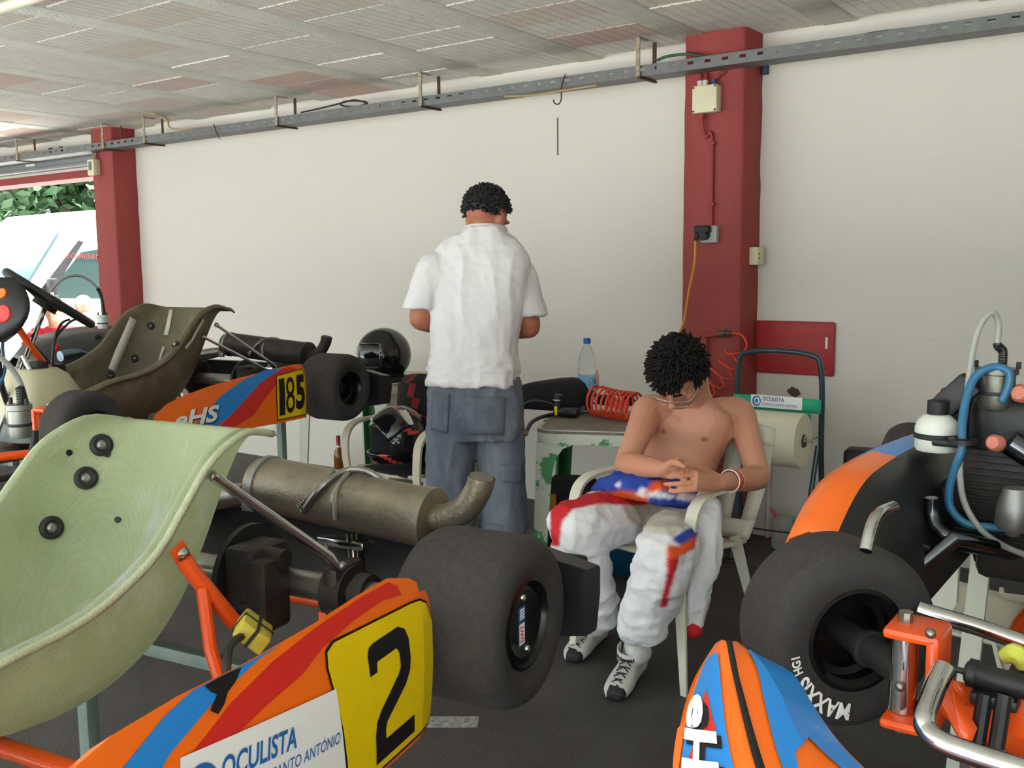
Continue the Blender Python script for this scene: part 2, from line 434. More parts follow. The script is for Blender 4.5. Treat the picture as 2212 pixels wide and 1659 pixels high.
cable([tr(1840, 84), tr(1880, 72), tr(1960, 62), tr(2060, 50), tr(2150, 40), tr(2240, 30)], .006, mat('dark_green_wire', (62, 78, 66), rough=.5), 'dark green wire lying in the tray over the right wall')
cable([tr(20, 345), tr(40, 330), tr(70, 327), tr(110, 332), tr(140, 330)], .008, m_tan, 'pale cables bulging from the tray above the doorway')
t = cable([tr(1222, 160, 4.29), tr(1216, 175, 4.285), tr(1213, 190, 4.28), tr(1212, 215, 4.28), tr(1206, 225, 4.28), tr(1197, 222, 4.28), tr(1196, 215, 4.28)], .0035, m_rust, 'bent wire hook hanging from the cable tray', 'wire_hook', 'hook')
cable([tr(462, 268, 4.29), tr(466, 283, 4.285), tr(475, 300, 4.28)], .003, m_blk, 'loose black wire end hanging from the tray', 'wire_end', 'wire')
g = G(); a, b = at(-30, 28, Z=2.36), at(85, -8, Z=2.36); g.cyl(a, b, .02); g.cyl(b+(b-a)*-.001, b+(b-a)*3, .02)  # pale conduit pipe under the ceiling blocks, not a lamp
tag(part('ceiling_tube', g, mat('cream_plastic', (222, 216, 196), rough=.45)), 'cream conduit pipe under the ceiling blocks', 'tube light')
# electrics on the pillars
m_box = mat('ivory_plastic', (222, 214, 182), rough=.5, var=(6, .2)); m_gland = mat('gland_white', (205, 198, 190), rough=.5)
yb = PR[2]
p = at(1527, 215, Y=yb-.03); t = thing('junction_box', 'square ivory junction box high on the red pillar', 'electrical box', (p[0], yb-.001, p[2]))
g = G(); g.box((0, -.03, 0), (.125, .06, .125), bev=.006); bx = part('lid', g, m_box, t)
for sx in (-1, 1):
    for sz in (-1, 1): g = G(); g.cyl((sx*.054, -.0605, sz*.054), (sx*.054, -.0625, sz*.054), .005, n=8); part('screw', g, m_rust, bx)
for x, m in ((-.035, m_gland), (-.008, m_gland), (.035, mat('gland_blue', (42, 62, 110), rough=.5))): g = G(); g.cyl((x, -.03, .06), (x, -.03, .088), .013, n=10); part('cable_gland', g, m, t)
for pts in ([(-.035, -.03, .08), (-.036, -.02, .11), (-.04, -.01, .12)], [(-.008, -.03, .08), (-.01, -.02, .11), (-.012, -.01, .12)], [(.035, -.03, .085), (.06, -.02, .11), (.08, -.01, .12)]):
    g = G(); g.tube(pts, .009, n=8, smooth=4); part('conduit', g, m_red, t)
p0 = (-.025, -.03, -.065); q = at(1538, 300, Y=yb-.012)-np.array(t.location); q2 = at(1536, 488, Y=yb-.012)-np.array(t.location)
g = G(); g.cyl((-.025, -.03, -.06), (-.025, -.03, -.09), .014, n=10); g.tube([p0, (-.024, -.022, -.12), (-.01, -.014, -.17), q, q2], .0085, n=8, smooth=6); part('conduit', g, m_red, t)
for f in (.05, .75): g = G(); r_ = np.array(q)*(1-f)+np.array(q2)*f; g.box(r_, (.035, .02, .016), bev=.003); part('clip', g, m_red, t)
p = at(1530, 506, Y=yb-.02); t = thing('wall_socket', 'grey wall socket with black plug on the red pillar', 'socket', (p[0], yb-.001, p[2]))
g = G(); g.box((.008, -.018, 0), (.082, .036, .082), bev=.005); part('housing', g, mat('socket_grey', (176, 178, 176), rough=.5), t)
g = G(); g.box((-.012, -.055, .022), (.075, .045, .035), bev=.008); g.cyl((-.005, -.035, -.005), (-.005, -.08, -.01), .022, n=12); g.cyl((-.03, -.075, .0), (-.035, -.085, -.03), .011, n=8); part('plug', g, m_blk, t)
a = np.array(t.location)+np.array((-.035, -.085, -.03))
pts = [a]+[at(px, py, Y=yb-.09) for px, py in ((1500, 570), (1488, 630), (1478, 690), (1466, 725))]+[at(1464, 735, Y=4.2), at(1470, 800, Y=4.15), at(1475, 880, Y=4.1)]
cable(pts, .0055, mat('yellow_cord', (206, 148, 44), rough=.5), 'yellow extension cord hanging from the socket on the pillar', 'extension_cord', 'cord')
p = at(1633, 553, Y=WY-.07); t = thing('wall_socket', 'cream double socket on the side of the red pillar', 'socket', (PR[1]+.002, WY-.075, p[2]))
g = G(); g.box((.022, 0, 0), (.044, .085, .085), bev=.005); hs = part('housing', g, m_box, t)
for z in (-.01, .01): g = G(); g.cyl((.0435, -.02, z), (.0455, -.02, z), .005, n=8); part('socket_hole', g, m_blk, hs)
p = at(203, 362, Y=PL[2]-.03); t = thing('junction_box', 'small white switch box with sticker beside the doorway', 'electrical box', (p[0], PL[2]-.001, p[2]))
g = G(); g.box((0, -.03, 0), (.085, .06, .12), bev=.006); bx = part('lid', g, m_box, t)
g = G(); g.box((0, -.0615, .01), (.04, .003, .065)); part('sticker', g, mat('teal_grey_print', (110, 130, 128), rough=.6, var=(90, .9)), bx)
for x in (-.02, 0, .02): g = G(); g.cyl((x, -.03, .06), (x, -.02, .11), .006, n=8); part('conduit', g, m_hang, t)
# compressed-air pipe and coiled hose on the pillar
t = thing('air_pipe', 'dark red compressed air pipe fixed to the pillar', 'pipe', (PR[0], yb, .95))
P = [at(px, py, Y=yb-.025)-np.array(t.location) for px, py in ((1523, 840), (1523, 790), (1524, 725), (1555, 722))]
g = G(); g.tube([P[0]+(0, 0, -.95+.25), P[0], P[1], P[2]], .012, n=10); g.tube([P[2], P[3]], .012, n=10); g.box(P[1], (.04, .03, .02), bev=.004); g.ball(P[2], .016, n=10); part('pipe', g, m_red, t)
e = at(1578, 720, Y=yb-.035)-np.array(t.location); g = G(); g.tube([P[3], e], [.015, .012], n=10); g.tube([P[3]*.6+e*.4, P[3]*.4+e*.6], .019, n=8); part('coupling', g, mat('brass_grey', (112, 108, 96), rough=.4, metal=.8), t)
e = e+np.array(t.location)
m_hose = mat('orange_hose', (226, 70, 40), rough=.35)
def coil(c0, c1, r0, turns, ax, jit=.0, n=14):
    c0 = np.array(c0); c1 = np.array(c1); d = c1-c0; d = d/np.linalg.norm(d); ax = np.array(ax, float); u = ax-d*(ax@d); u /= np.linalg.norm(u); w = np.cross(d, u); P = []
    for i in range(int(turns*n)+1):
        s = i/(turns*n); a = 2*PI*i/n; rr = r0*(1+jit*math.sin(i*.37))
        P.append(c0+(c1-c0)*s+u*rr*math.cos(a)+w*rr*math.sin(a))
    return P
c0 = at(1588, 772, Y=yb-.1); c1 = at(1512, 850, Y=yb-.12)
pts = [e, at(1600, 722, Y=yb-.05), at(1613, 742, Y=yb-.08), at(1605, 760, Y=yb-.1)]+coil(c0, c1, .05, 4.5, (0.5, -.4, .9), .15)
cable(pts, .0048, m_hose, 'orange coiled air hose hanging on the red pillar', 'coiled_hose', 'hose', sm=2)
g = G(); p = at(1653, 140, Y=WY-.02); g.box(p, (.03, .03, .09), bev=.006); tag(part('cable_clamp', g, mat('gland_blue', (42, 62, 110), rough=.5, var=(80, .6), col2=(200, 200, 205))), 'blue and white clamp on the wall at the pillar edge', 'clamp')
# ------------------------------------------------------------------ kart kit
m_orange = mat('orange_frame', (232, 84, 20), rough=.35, coat=.3, var=(30, .15))
m_chrome = mat('chrome', (205, 205, 205), rough=.14, metal=1.0, var=(40, .3), col2=(150, 148, 140))
m_steel = mat('worn_steel', (150, 146, 140), rough=.32, metal=.9, var=(30, .5))
m_dsteel = mat('dark_steel', (62, 62, 62), rough=.45, metal=.7)
m_tyre = mat('tyre_rubber', (52, 50, 50), rough=.78, var=(40, .5), col2=(38, 37, 38), bump=(160, .25))
m_tread = mat('worn_tread', (62, 57, 55), rough=.9, var=(70, .6), col2=(44, 42, 42), bump=(110, .5))
m_rim = mat('black_rim', (18, 18, 19), rough=.28, metal=.3)
m_plast = mat('black_plastic', (28, 28, 30), rough=.42, var=(20, .3), bump=(90, .08))
m_dirty = mat('oily_black', (34, 31, 30), rough=.5, var=(30, .7), col2=(58, 50, 44), metal=.2)
m_alu = mat('cast_aluminium', (150, 150, 146), rough=.42, metal=.75, var=(25, .5))
m_or = mat('sticker_orange', (248, 112, 20), rough=.38, coat=.2)
m_bl = mat('sticker_blue', (36, 132, 214), rough=.38, coat=.2)
m_rd = mat('sticker_red', (214, 44, 36), rough=.38, coat=.2)
m_yl = mat('number_yellow', (236, 204, 0), rough=.4, var=(12, .12))
m_wh = mat('sticker_white', (236, 236, 234), rough=.45)
m_bk = mat('print_black', (20, 20, 22), rough=.45)
m_navy = mat('print_blue', (30, 104, 176), rough=.45)
m_rub = mat('black_rubber', (30, 30, 32), rough=.55)
m_tank = mat('fuel_plastic', (196, 192, 160), rough=.4, var=(4, .3), col2=(176, 176, 150))
m_fuel = mat('fuel_showing_through', (140, 156, 152), rough=.35)

def wheel(parent, name, cx, cy, cz, side, R_=.139, w=.2, steer=0, cap=False, rimr=.066, letters=None):
    """wheel whose outer face looks along side*x"""
    e = bpy.data.objects.new(name, None); COL.objects.link(e); e.parent = parent; e.location = (cx, cy, cz); e.rotation_euler = (0, 0, steer); e.empty_display_size = .05
    X = frame((side, 0, 0), (0, 0, 1)); h = w/2
    prof = [(rimr+.006, -h*.86), (rimr+.018, -h*.93), (R_*.78, -h), (R_*.9, -h*.93), (R_*.965, -h*.8), (R_, -h*.62), (R_, -h*.3), (R_, 0), (R_, h*.3), (R_, h*.62), (R_*.965, h*.8), (R_*.9, h*.93), (R_*.78, h), (rimr+.018, h*.93), (rimr+.006, h*.86)]
    g = G(); mis = [0, 0, 0, 0, 1, 1, 1, 1, 1, 1, 0, 0, 0, 0, 0]
    g.lathe(prof+[(rimr-.001, h*.5), (rimr-.001, -h*.5)], n=56, X=X, mis=mis+[0, 0], closed=True)
    ty = part('tyre', g, [m_tyre, m_tread], e, smooth=40)
    g = G(); rp = [(rimr+.007, h*.84), (rimr+.009, h*.88), (rimr+.003, h*.9), (rimr-.004, h*.8), (rimr-.006, h*.55), (.05, h*.5), (.05, -h*.4), (rimr-.006, -h*.5), (rimr-.006, -h*.78), (rimr+.003, -h*.9), (rimr+.009, -h*.88), (rimr+.007, -h*.84), (rimr-.002, -h*.7), (rimr-.002, h*.7)]
    g.lathe(rp, n=40, X=X, closed=True); g.lathe([(.0, .0), (.05, .0), (.05, .008), (.0, .008)], n=32, X=X @ Matrix.Translation((0, 0, h*(.0))))
    rm = part('rim', g, m_rim, e, smooth=40)
    if cap:
        g = G(); g.lathe([(0, h*.72), (rimr-.01, h*.72), (rimr-.004, h*.8), (rimr-.012, h*.84), (rimr-.03, h*.8), (0, h*.79)], n=40, X=X); cp = part('wheel_disc', g, m_rim, e)
        for a in (.15, 3.3):
            g = G(); g.lathe([(.0, h*.86), (.005, h*.86), (.007, h*.83), (.007, h*.79)], n=12, X=X @ Matrix.Translation((.045*math.cos(a), .045*math.sin(a), 0))); part('bolt', g, m_chrome, cp)
    else:
        g = G(); g.lathe([(0, h*.3), (.03, h*.3), (.032, h*.1), (.032, 0)], n=24, X=X); part('hub', g, m_dirty, e)
        for a in (.5, 2.6, 4.7):
            g = G(); g.lathe([(.0, .022), (.006, .022), (.006, .008)], n=8, X=X @ Matrix.Translation((.041*math.cos(a), .041*math.sin(a), 0))); part('bolt', g, m_steel, rm)
    return e, ty

SEAT_C = [(-.030, .280), (-.050, .225), (-.080, .150), (-.120, .070), (-.172, -.010), (-.250, -.075), (-.36, -.11), (-.50, -.105), (-.63, -.055)]
SEAT_R = [(-.03, .279), (-.110, .293), (-.195, .262), (-.255, .207), (-.320, .143), (-.41, .098), (-.49, .078), (-.59, .066), (-.70, .03)]
SEAT_W = [.165, .175, .182, .185, .187, .19, .192, .19, .175]
def seat(parent, m, width=1.0):
    cs = catmull([(a[0], a[1], b[0], b[1], w) for a, b, w in zip(SEAT_C, SEAT_R, SEAT_W)], 4); g = G(); rows = []
    for i, (cy, cz, ry, rz, w) in enumerate(cs):
        row = []; w *= width; n = 12
        for k in range(-n-2, n+3):
            s = 1 if k >= 0 else -1; a = min(abs(k), n)/n*PI/2
            lat = w*math.sin(a)**.75; dp = 1-math.cos(a)**.85
            y = cy+(ry-cy)*dp; z = cz+(rz-cz)*dp
            ext = abs(k)-n
            if ext == 1: lat += .013; y += (cy-ry)*.0; z += .003
            if ext == 2: lat += .022; z -= .008; y += .006
            row.append((s*lat, y, z))
        rows.append(row)
    # rolled top lip
    t0 = rows[0]; rows.insert(0, [(p[0]*1.0, p[1]+.012, p[2]-.001) for p in t0]); rows.insert(0, [(p[0]*1.0, p[1]+.018, p[2]-.009) for p in t0])
    g.grid(rows); o = part('seat_shell', g, m, parent, smooth=180, solid=None if 'green' in m.name else .006)
    if 'green' in m.name:
        g = G()
        edge = [r[-1] for r in rows][2:]; edge2 = [r[0] for r in rows][2:]
        for e in (edge, edge2): g.tube([np.array(p)+np.array((0, 0, .004)) for p in e], .0065, n=8)
        parts('rim_bead', g, mat('woven_rim', (184, 192, 160), rough=.6, var=(60, .5), col2=(160, 168, 136), bump=(300, .4)), o, smooth=180)
    return o
def washer(parent, objs, px, py, r=.02):
    h = hit(objs, px, py)
    if h is None: return
    inv = parent.matrix_world.inverted(); p = inv @ h[0]; n = (inv.to_3x3() @ h[1]).normalized()
    X = frame(n, None, p+n*.003); g = G(); g.lathe([(0, .004), (r*.55, .004), (r*.7, .006), (r, .003), (r, -.004)], n=24, X=X); w = part('washer', g, m_rub, parent)
    g = G(); g.lathe([(0, .009), (r*.25, .009), (r*.45, .006), (r*.5, .003)], n=16, X=X); part('bolt', g, m_steel, w)

def Spanel(x0=.615, bulge=.03, ly0=-.165):
    """side panel surface: u metres forward from its rear end, v metres above the axle line"""
    def S(u, v):
        x = x0+.035*math.sin(min(max(u/.8, 0), 1)*PI*.6)-bulge*((v-.02)/.14)**2*.35-.012*max(0, (.06-u)/.06)**2
        return np.array([x, ly0-u, v])
    S.side = -1
    return S
PANEL_OUT = [(0, -.112), (.0, -.06), (.004, .0), (.002, .05), (.012, .085), (.03, .105), (.05, .108), (.055, .124), (.075, .136), (.13, .152), (.2, .152), (.30, .148), (.42, .147), (.52, .150), (.60, .146), (.70, .12), (.765, .07), (.79, .01), (.775, -.05), (.73, -.088), (.62, -.100), (.45, -.104), (.25, -.108), (.1, -.111)]
PANEL_OUT2 = [(.0, -.1), (.0, 0), (.004, .06), (.012, .09), (.035, .117), (.08, .12), (.2, .116), (.3, .108), (.42, .1), (.55, .088), (.66, .07), (.74, .05), (.79, .02), (.805, -.01), (.79, -.045), (.74, -.07), (.6, -.083), (.4, -.09), (.2, -.096)]
def side_panel(parent, S, outline, m, mi_edge, name='side_panel'):
    """thin moulded shell with a lip, cut to its outline"""
    V, Fc = poly(outline)
    bm = bmesh.new(); vs_ = [bm.verts.new((p[0], p[1], 0)) for p in V]; bm.faces.new(vs_)
    for ax, cell in ((0, .05), (1, .05)):
        lo = min(p[ax] for p in V); hi = max(p[ax] for p in V); k = math.ceil(lo/cell)
        while k*cell < hi:
            co = [0, 0, 0]; no = [0, 0, 0]; co[ax] = k*cell; no[ax] = 1
            bmesh.ops.bisect_plane(bm, geom=bm.verts[:]+bm.edges[:]+bm.faces[:], plane_co=co, plane_no=no); k += 1
    bound = [e for e in bm.edges if e.is_boundary]
    r = bmesh.ops.extrude_edge_only(bm, edges=bound); ev = [x for x in r['geom'] if isinstance(x, bmesh.types.BMVert)]
    for f in bm.faces: f.material_index = 0
    evs = set(ev)
    for f in bm.faces:
        if any(v in evs for v in f.verts): f.material_index = 1
    for v in bm.verts:
        p = S(v.co.x, v.co.y)
        if v in evs: p = p+np.array([-.03, 0, -.02 if v.co.y > .04 else 0]); p[1] += .004 if v.co.x < .4 else .0
        v.co = Vector(p)
    g = G(); bm.verts.index_update()
    me = bpy.data.meshes.new(name); bm.to_mesh(me); bm.free(); me.materials.append(m); me.materials.append(mi_edge)
    o = link(name, me, parent); me.shade_smooth(); me.set_sharp_from_angle(angle=math.radians(40))
    md = o.modifiers.new('solid', 'SOLIDIFY'); md.thickness = .004; md.offset = -1
    return o

def stand(loc, rz, ztop, label, wdt=.5, ly0=-.85, ly1=-.05, m=None):
    t = thing('kart_stand', label, 'stand', (loc[0], loc[1], 0), rz); m = m or mat('stand_paint', (116, 134, 126), rough=.5, var=(20, .4))
    for y in (ly0, ly1):
        for s in (-1, 1): g = G(); g.box((s*wdt*.5, y, ztop/2), (.03, .03, ztop), bev=.003); part('leg', g, m, t)
    g = G()
    for s in (-1, 1): g.box((s*wdt*.5, (ly0+ly1)/2, ztop-.012), (.03, ly1-ly0+.3, .024), bev=.003)
    parts('top_rail', g, m, t)
    g = G()
    for y in (ly0, ly1): g.box((0, y, ztop-.03), (wdt, .026, .026), bev=.003); g.box((0, y, .25), (wdt, .026, .026), bev=.003)
    parts('cross_bar', g, m, t)
    return t

def kart(name, label, loc, th, seat_mat, frame_m, panels=True, swheel=True, engine=True, muffler=None, capw=True, wheelbase=1.05, steer=0, swn=(0, .6, .8), seat_off=None, stays=True):
    K = thing(name, label, 'kart', loc, math.radians(th))
    zf = -.115
    # chassis
    g = G()
    for s in (-1, 1): g.tube([(s*.30, .20, zf), (s*.31, -.2, zf), (s*.33, -.55, zf), (s*.24, -.8, zf), (s*.3, -1.0, zf), (s*.20, -1.25, zf)], .015, n=10, smooth=6)
    g.tube([(-.3, .2, zf), (.3, .2, zf)], .015, n=10); g.tube([(-.33, -.5, zf), (.33, -.5, zf)], .014, n=10); g.tube([(-.2, -1.25, zf), (.2, -1.25, zf)], .014, n=10); g.tube([(-.27, -.95, zf), (.27, -.95, zf)], .014, n=10)
    part('chassis', g, frame_m, K, smooth=60)
    g = G(); g.box((0, -.95, zf-.018), (.44, .62, .004)); part('floor_tray', g, m_plast, K)
    # rear axle, bearings, brake, sprocket
    g = G(); g.cyl((-.6, 0, 0), (.6, 0, 0), .025, n=20); ax = part('rear_axle', g, m_steel, K)
    for x in (-.31, .315):
        g = G(); g.box((x, 0, .0), (.035, .085, .105), bev=.012); g.lathe([(.025, -.022), (.047, -.022), (.047, .022), (.025, .022)], n=20, X=frame((1, 0, 0), None, (x, 0, 0)), closed=True); br = part('bearing', g, m_dirty, K)
        g = G(); g.box((x, -.035, -.075), (.05, .012, .09)); g.box((x, .03, -.09), (.04, .012, .06)); parts('bearing_bracket', g, frame_m, br)
        g = G()
        for z in (-.055, -.085): g.cyl((x+.005, -.0415, z), (x+.005, -.043, z), .0065, n=10)
        parts('hole', g, m_bk, br)
        g = G(); g.lathe([(.026, -.013), (.036, -.013), (.036, .013), (.026, .013)], n=20, X=frame((1, 0, 0), None, (x+.045*(1 if x > 0 else -1), 0, 0)), closed=True); part('axle_collar', g, m_dirty, ax)
    g = G(); g.lathe([(.03, -.006), (.095, -.006), (.095, .006), (.03, .006)], n=36, X=frame((1, 0, 0), None, (.10, 0, 0)), closed=True); part('brake_disc', g, m_dsteel, K)
    g = G(); g.box((.145, -.03, .015), (.075, .10, .12), bev=.015); g.box((.19, -.055, -.005), (.05, .07, .13), bev=.012); g.cyl((.12, -.04, .055), (.22, -.04, .055), .018, n=14); g.cyl((.15, -.075, -.03), (.21, -.075, -.03), .013, n=10); cal = part('brake_caliper', g, m_dirty, K)
    g = G(); g.lathe([(.03, -.003), (.075, -.003), (.08, .0), (.075, .003), (.03, .003)], n=40, X=frame((1, 0, 0), None, (-.2, 0, 0)), closed=True)
    for k in range(40): a = 2*PI*k/40; g.box((-.2, .083*math.cos(a), .083*math.sin(a)), (.005, .006, .006))
    part('sprocket', g, m_dsteel, K)
    # wheels
    ws = {}
    ws['RL'] = wheel(K, 'rear_wheel', .59, 0, 0, 1, cap=capw); ws['RR'] = wheel(K, 'rear_wheel', -.59, 0, 0, -1)
    for s, kx in ((1, 'FL'), (-1, 'FR')):
        kp = np.array((s*.385, -wheelbase, -.012)); sg = math.radians(steer); o_ = np.array((s*math.cos(sg), s*math.sin(sg), 0)); wc = kp+o_*.16
        ws[kx] = wheel(K, 'front_wheel', *wc, s, R_=.128, w=.125, rimr=.064, steer=sg)
        g = G(); g.tube([kp, kp+o_*.08, wc+o_*.01], [.021, .02, .017], n=16); g.lathe([(.017, -.004), (.025, -.003), (.025, .006), (.017, .007)], n=18, X=frame(o_, None, kp+o_*.075), closed=True); st = part('stub_axle', g, m_dsteel, K)
        g = G(); g.cyl(kp+(0, 0, -.05), kp+(0, 0, .05), .017, n=16); part('kingpin', g, m_chrome, st)
        g = G(); g.box(kp+(-s*.04, 0, 0), (.016, .074, .128), bev=.006); g.box(kp+(-s*.014, 0, .058), (.066, .074, .014), bev=.006); g.box(kp+(-s*.014, 0, -.058), (.066, .074, .014), bev=.006); g.tube([kp+(-s*.04, 0, -.02), (s*.24, -wheelbase+.08, zf)], .02, n=12); part('kingpin_bracket', g, frame_m, K)
        g = G(); g.cyl(kp+(0, 0, .065), kp+(0, 0, .078), .009, n=8); g.cyl(kp+(0, 0, -.065), kp+(0, 0, -.078), .009, n=8); parts('bolt', g, m_steel, st)
    # seat and its stays
    se = seat(K, seat_mat)
    if seat_off: se.location = seat_off[:3]; se.scale = (seat_off[3],)*3
    for s in (-1, 1):
        if not stays: break
        g = G(); g.tube([(s*.2, -.19, .235), (s*.205, -.175, .222), (s*.315, -.04, .075), (s*.325, -.03, .055)], [.02, .019, .019, .014], n=14, flat=.45); sy = part('seat_stay', g, m_chrome, K)
        g = G()
        for q in ((s*.207, -.19, .232), (s*.338, -.032, .057), (s*.315, -.05, .088)): g.ball(q, .008, n=10)
        parts('bolt', g, m_steel, sy)
        g = G(); g.tube([(s*.214, -.268, .118), (s*.22, -.262, .1), (s*.235, -.25, .072), (s*.25, -.22, .02), (s*.252, -.205, .0)], .0135, n=10); g.tube([(s*.238, -.255, .07), (s*.262, -.268, -.02), (s*.31, -.28, zf)], .0105, n=10); g.box((s*.213, -.27, .122), (.006, .03, .045), bev=.004, rot=Matrix.Rotation(.5, 3, 'X')); br = part('seat_bracket', g, frame_m, K)
        g = G(); g.lathe([(0, .008), (.006, .007), (.012, .002), (.012, 0)], n=14, X=frame((s, 0, 0), None, (s*.217, -.272, .126))); part('bolt', g, m_chrome, br)
    # rear protection
    g = G(); rows = []
    for x in np.linspace(-.69, .69, 15):
        e = .03*(abs(x)/.69)**6; rows.append([(x, .20+e*.3, .06-e), (x, .275-e*.5, .055-e), (x, .30-e, .03-e*.4), (x, .30-e, -.03), (x, .285-e, -.09), (x, .25, -.125+e), (x, .205, -.12+e), (x, .20, -.03)])
    g.grid(rows, closeu=True); g.add(rows[0], [tuple(range(8))]); g.add(rows[-1], [tuple(range(7, -1, -1))]); rb = part('rear_bumper', g, m_plast, K, smooth=30)
    g = G()
    for s in (-1, 1): g.box((s*.5, .304, -.0), (.30, .012, .05), bev=.006)
    parts('bumper_pad', g, m_plast, rb)
    g = G()
    for s in (-1, 1): g.tube([(s*.28, .18, zf), (s*.28, .24, -.04)], .012, n=8)
    parts('bumper_stay', g, m_chrome, rb)
    # exhaust
    if muffler:
        y, z, r, xa, xb, mm = muffler
        g = G(); X = frame((1, 0, -.07), (0, 0, 1), (0, y, z+.022)); g.lathe([(0, xa), (r*.55, xa), (r*.9, xa+.012), (r, xa+.03), (r, xb-.02), (r*1.05, xb-.018), (r*1.05, xb), (r*.9, xb+.003), (r*.4, xb+.002), (0, xb+.002)], n=36, X=X); mu = part('muffler', g, mm, K, smooth=40)
        g = G(); g.lathe([(r*1.0, xa+.028), (r*1.05, xa+.03), (r*1.05, xa+.042), (r, xa+.044)], n=36, X=X); g.box((xa+.035, y-r*1.02, z-.01), (.03, .012, .02), bev=.003); part('clamp', g, m_alu, mu)
        g = G(); g.tube([(xb, y, z), (xb+.03, y, z+.004), (xb+.07, y, z+.024), (xb+.098, y, z+.062), (xb+.106, y, z+.088)], r*.45, n=16, smooth=4, caps=False); g.tube([(xb+.106, y, z+.089), (xb+.102, y, z+.075)], r*.40, n=16); part('tail_pipe', g, mm, mu)
        g = G(); g.tube([(xa-.02, y-.01, z), (xa-.15, y-.05, z-.02), (xa-.26, y-.16, z-.01), (xa-.3, y-.3, z+.0)], [r*.4, r*.55, r*.6, r*.5], n=14, smooth=6); part('exhaust_pipe', g, m_steel, K)
        xm = xa+(xb-xa)*.5
        g = G(); g.tube([(xm-.045, y-r*1.05, z-.005), (xm, y-r*.95, z+r*.85), (xm+.02, y-.01, z+r*1.25), (xm+.06, y+.01, z+r*1.25), (xm+.1, y+.02, z+r*.85)], .0075, n=10, smooth=5); g.tube([(xm+.035, y-r*1.06, z-.012), (xm+.03, y-r*.9, z+r*.7), (xm+.03, y-.01, z+r*1.2)], .007, n=10, smooth=4); hb = part('muffler_bracket', g, m_steel, K)
        g = G(); pts = coil((xm-.05, y-r*1.06, z-.002), (xm+.01, y-.02, z+r*1.22), .011, 20, (1, 0, 0), n=8); g.tube(pts, .002, n=5); part('spring', g, m_steel, hb)
        g = G(); g.tube([(xm+.045, y-.02, z-r*.8), (xm+.05, y-.02, z-.13), (xm+.05, y-.03, zf+.01)], .014, n=12); g.box((xm+.02, y, z-r-.012), (.12, .07, .02), bev=.008); part('muffler_stay', g, m_chrome, K)
    # engine on the right of the seat
    if engine:
        g = G(); g.box((-.36, -.23, -.02), (.16, .2, .15), bev=.02); g.cyl((-.45, -.23, -.02), (-.27, -.23, -.02), .07, n=20)
        for k in range(7): g.box((-.36, -.25, .06+.014*k), (.13, .14, .006), bev=.002)
        g.cyl((-.36, -.25, .05), (-.36, -.25, .16), .045, n=16); g.cyl((-.36, -.25, .16), (-.36, -.25, .19), .015, n=8); en = part('engine', g, m_dirty, K)
        g = G(); g.box((-.2, -.09, .03), (.02, .3, .09), bev=.02); part('chain_guard', g, m_plast, K)
        g = G(); g.box((-.44, -.36, .03), (.2, .1, .13), bev=.03); part('airbox', g, m_plast, K)
    if swheel:
        g = G(); a = frame(swn, (1, 0, 0), (0, -.87, .39)); R_ = .165; ring = []
        for k in range(40):
            t = 2*PI*k/40; rr = R_ if math.sin(t) < .82 else R_*.82/max(math.sin(t), .82); ring.append(tuple(a @ Vector((rr*math.cos(t), rr*math.sin(t), 0))))
        g.tube(ring, .016, n=12, closed=True); sw = part('steering_wheel', g, m_plast, K, smooth=180)
        g = G()
        for t in (.2, PI-.2, -PI/2): p = a @ Vector((R_*math.cos(t), R_*math.sin(t), 0)); q = a @ Vector((0, 0, -.025)); g.tube([tuple(p), tuple(q)], .010, n=8, flat=.5)
        g.lathe([(0, -.04), (.045, -.04), (.045, -.015), (0, -.012)], n=20, X=a); part('spokes', g, m_dsteel, sw)
        g = G(); g.box(tuple(a @ Vector((0, .02, .0))), (.12, .07, .03), bev=.01, rot=a.to_3x3()); dp = part('lap_timer', g, m_plast, sw)
        g = G(); g.tube([tuple(a @ Vector((0, 0, -.02))), (0, -1.06, .02), (0, -1.12, zf+.02)], .010, n=10); part('steering_column', g, m_chrome, K)
        g = G()
        for s in (-1, 1): g.tube([(s*.12, -.98, zf), (s*.05, -.99, .12), (0, -.99, .19)], .010, n=8)
        part('column_support', g, m_chrome, K)
    # fuel tank between the column supports
    g = G(); rows = []
    for z, w, y0, y1 in ((-.11, .10, -1.07, -.80), (-.02, .115, -1.08, -.79), (.06, .115, -1.07, -.82), (.12, .105, -1.05, -.86), (.145, .09, -1.03, -.90)):
        rr = []
        for k in range(20): t = 2*PI*k/20; cx_ = math.copysign(abs(math.cos(t))**.5, math.cos(t)); sy_ = math.copysign(abs(math.sin(t))**.5, math.sin(t)); rr.append((w*cx_, (y0+y1)/2+(y1-y0)/2*sy_, z))
        rows.append(rr)
    g.grid(rows, closeu=True, mif=lambda i, k: 1 if i == 0 else 0); g.add(rows[-1], [tuple(range(20))]); g.add(rows[0], [tuple(range(19, -1, -1))]); tk = part('fuel_tank', g, [m_tank, m_fuel], K, smooth=50)
    g = G(); g.cyl((.03, -.955, .14), (.03, -.955, .168), .034, n=20); part('filler_cap', g, m_rub, tk)
    return K, ws, se

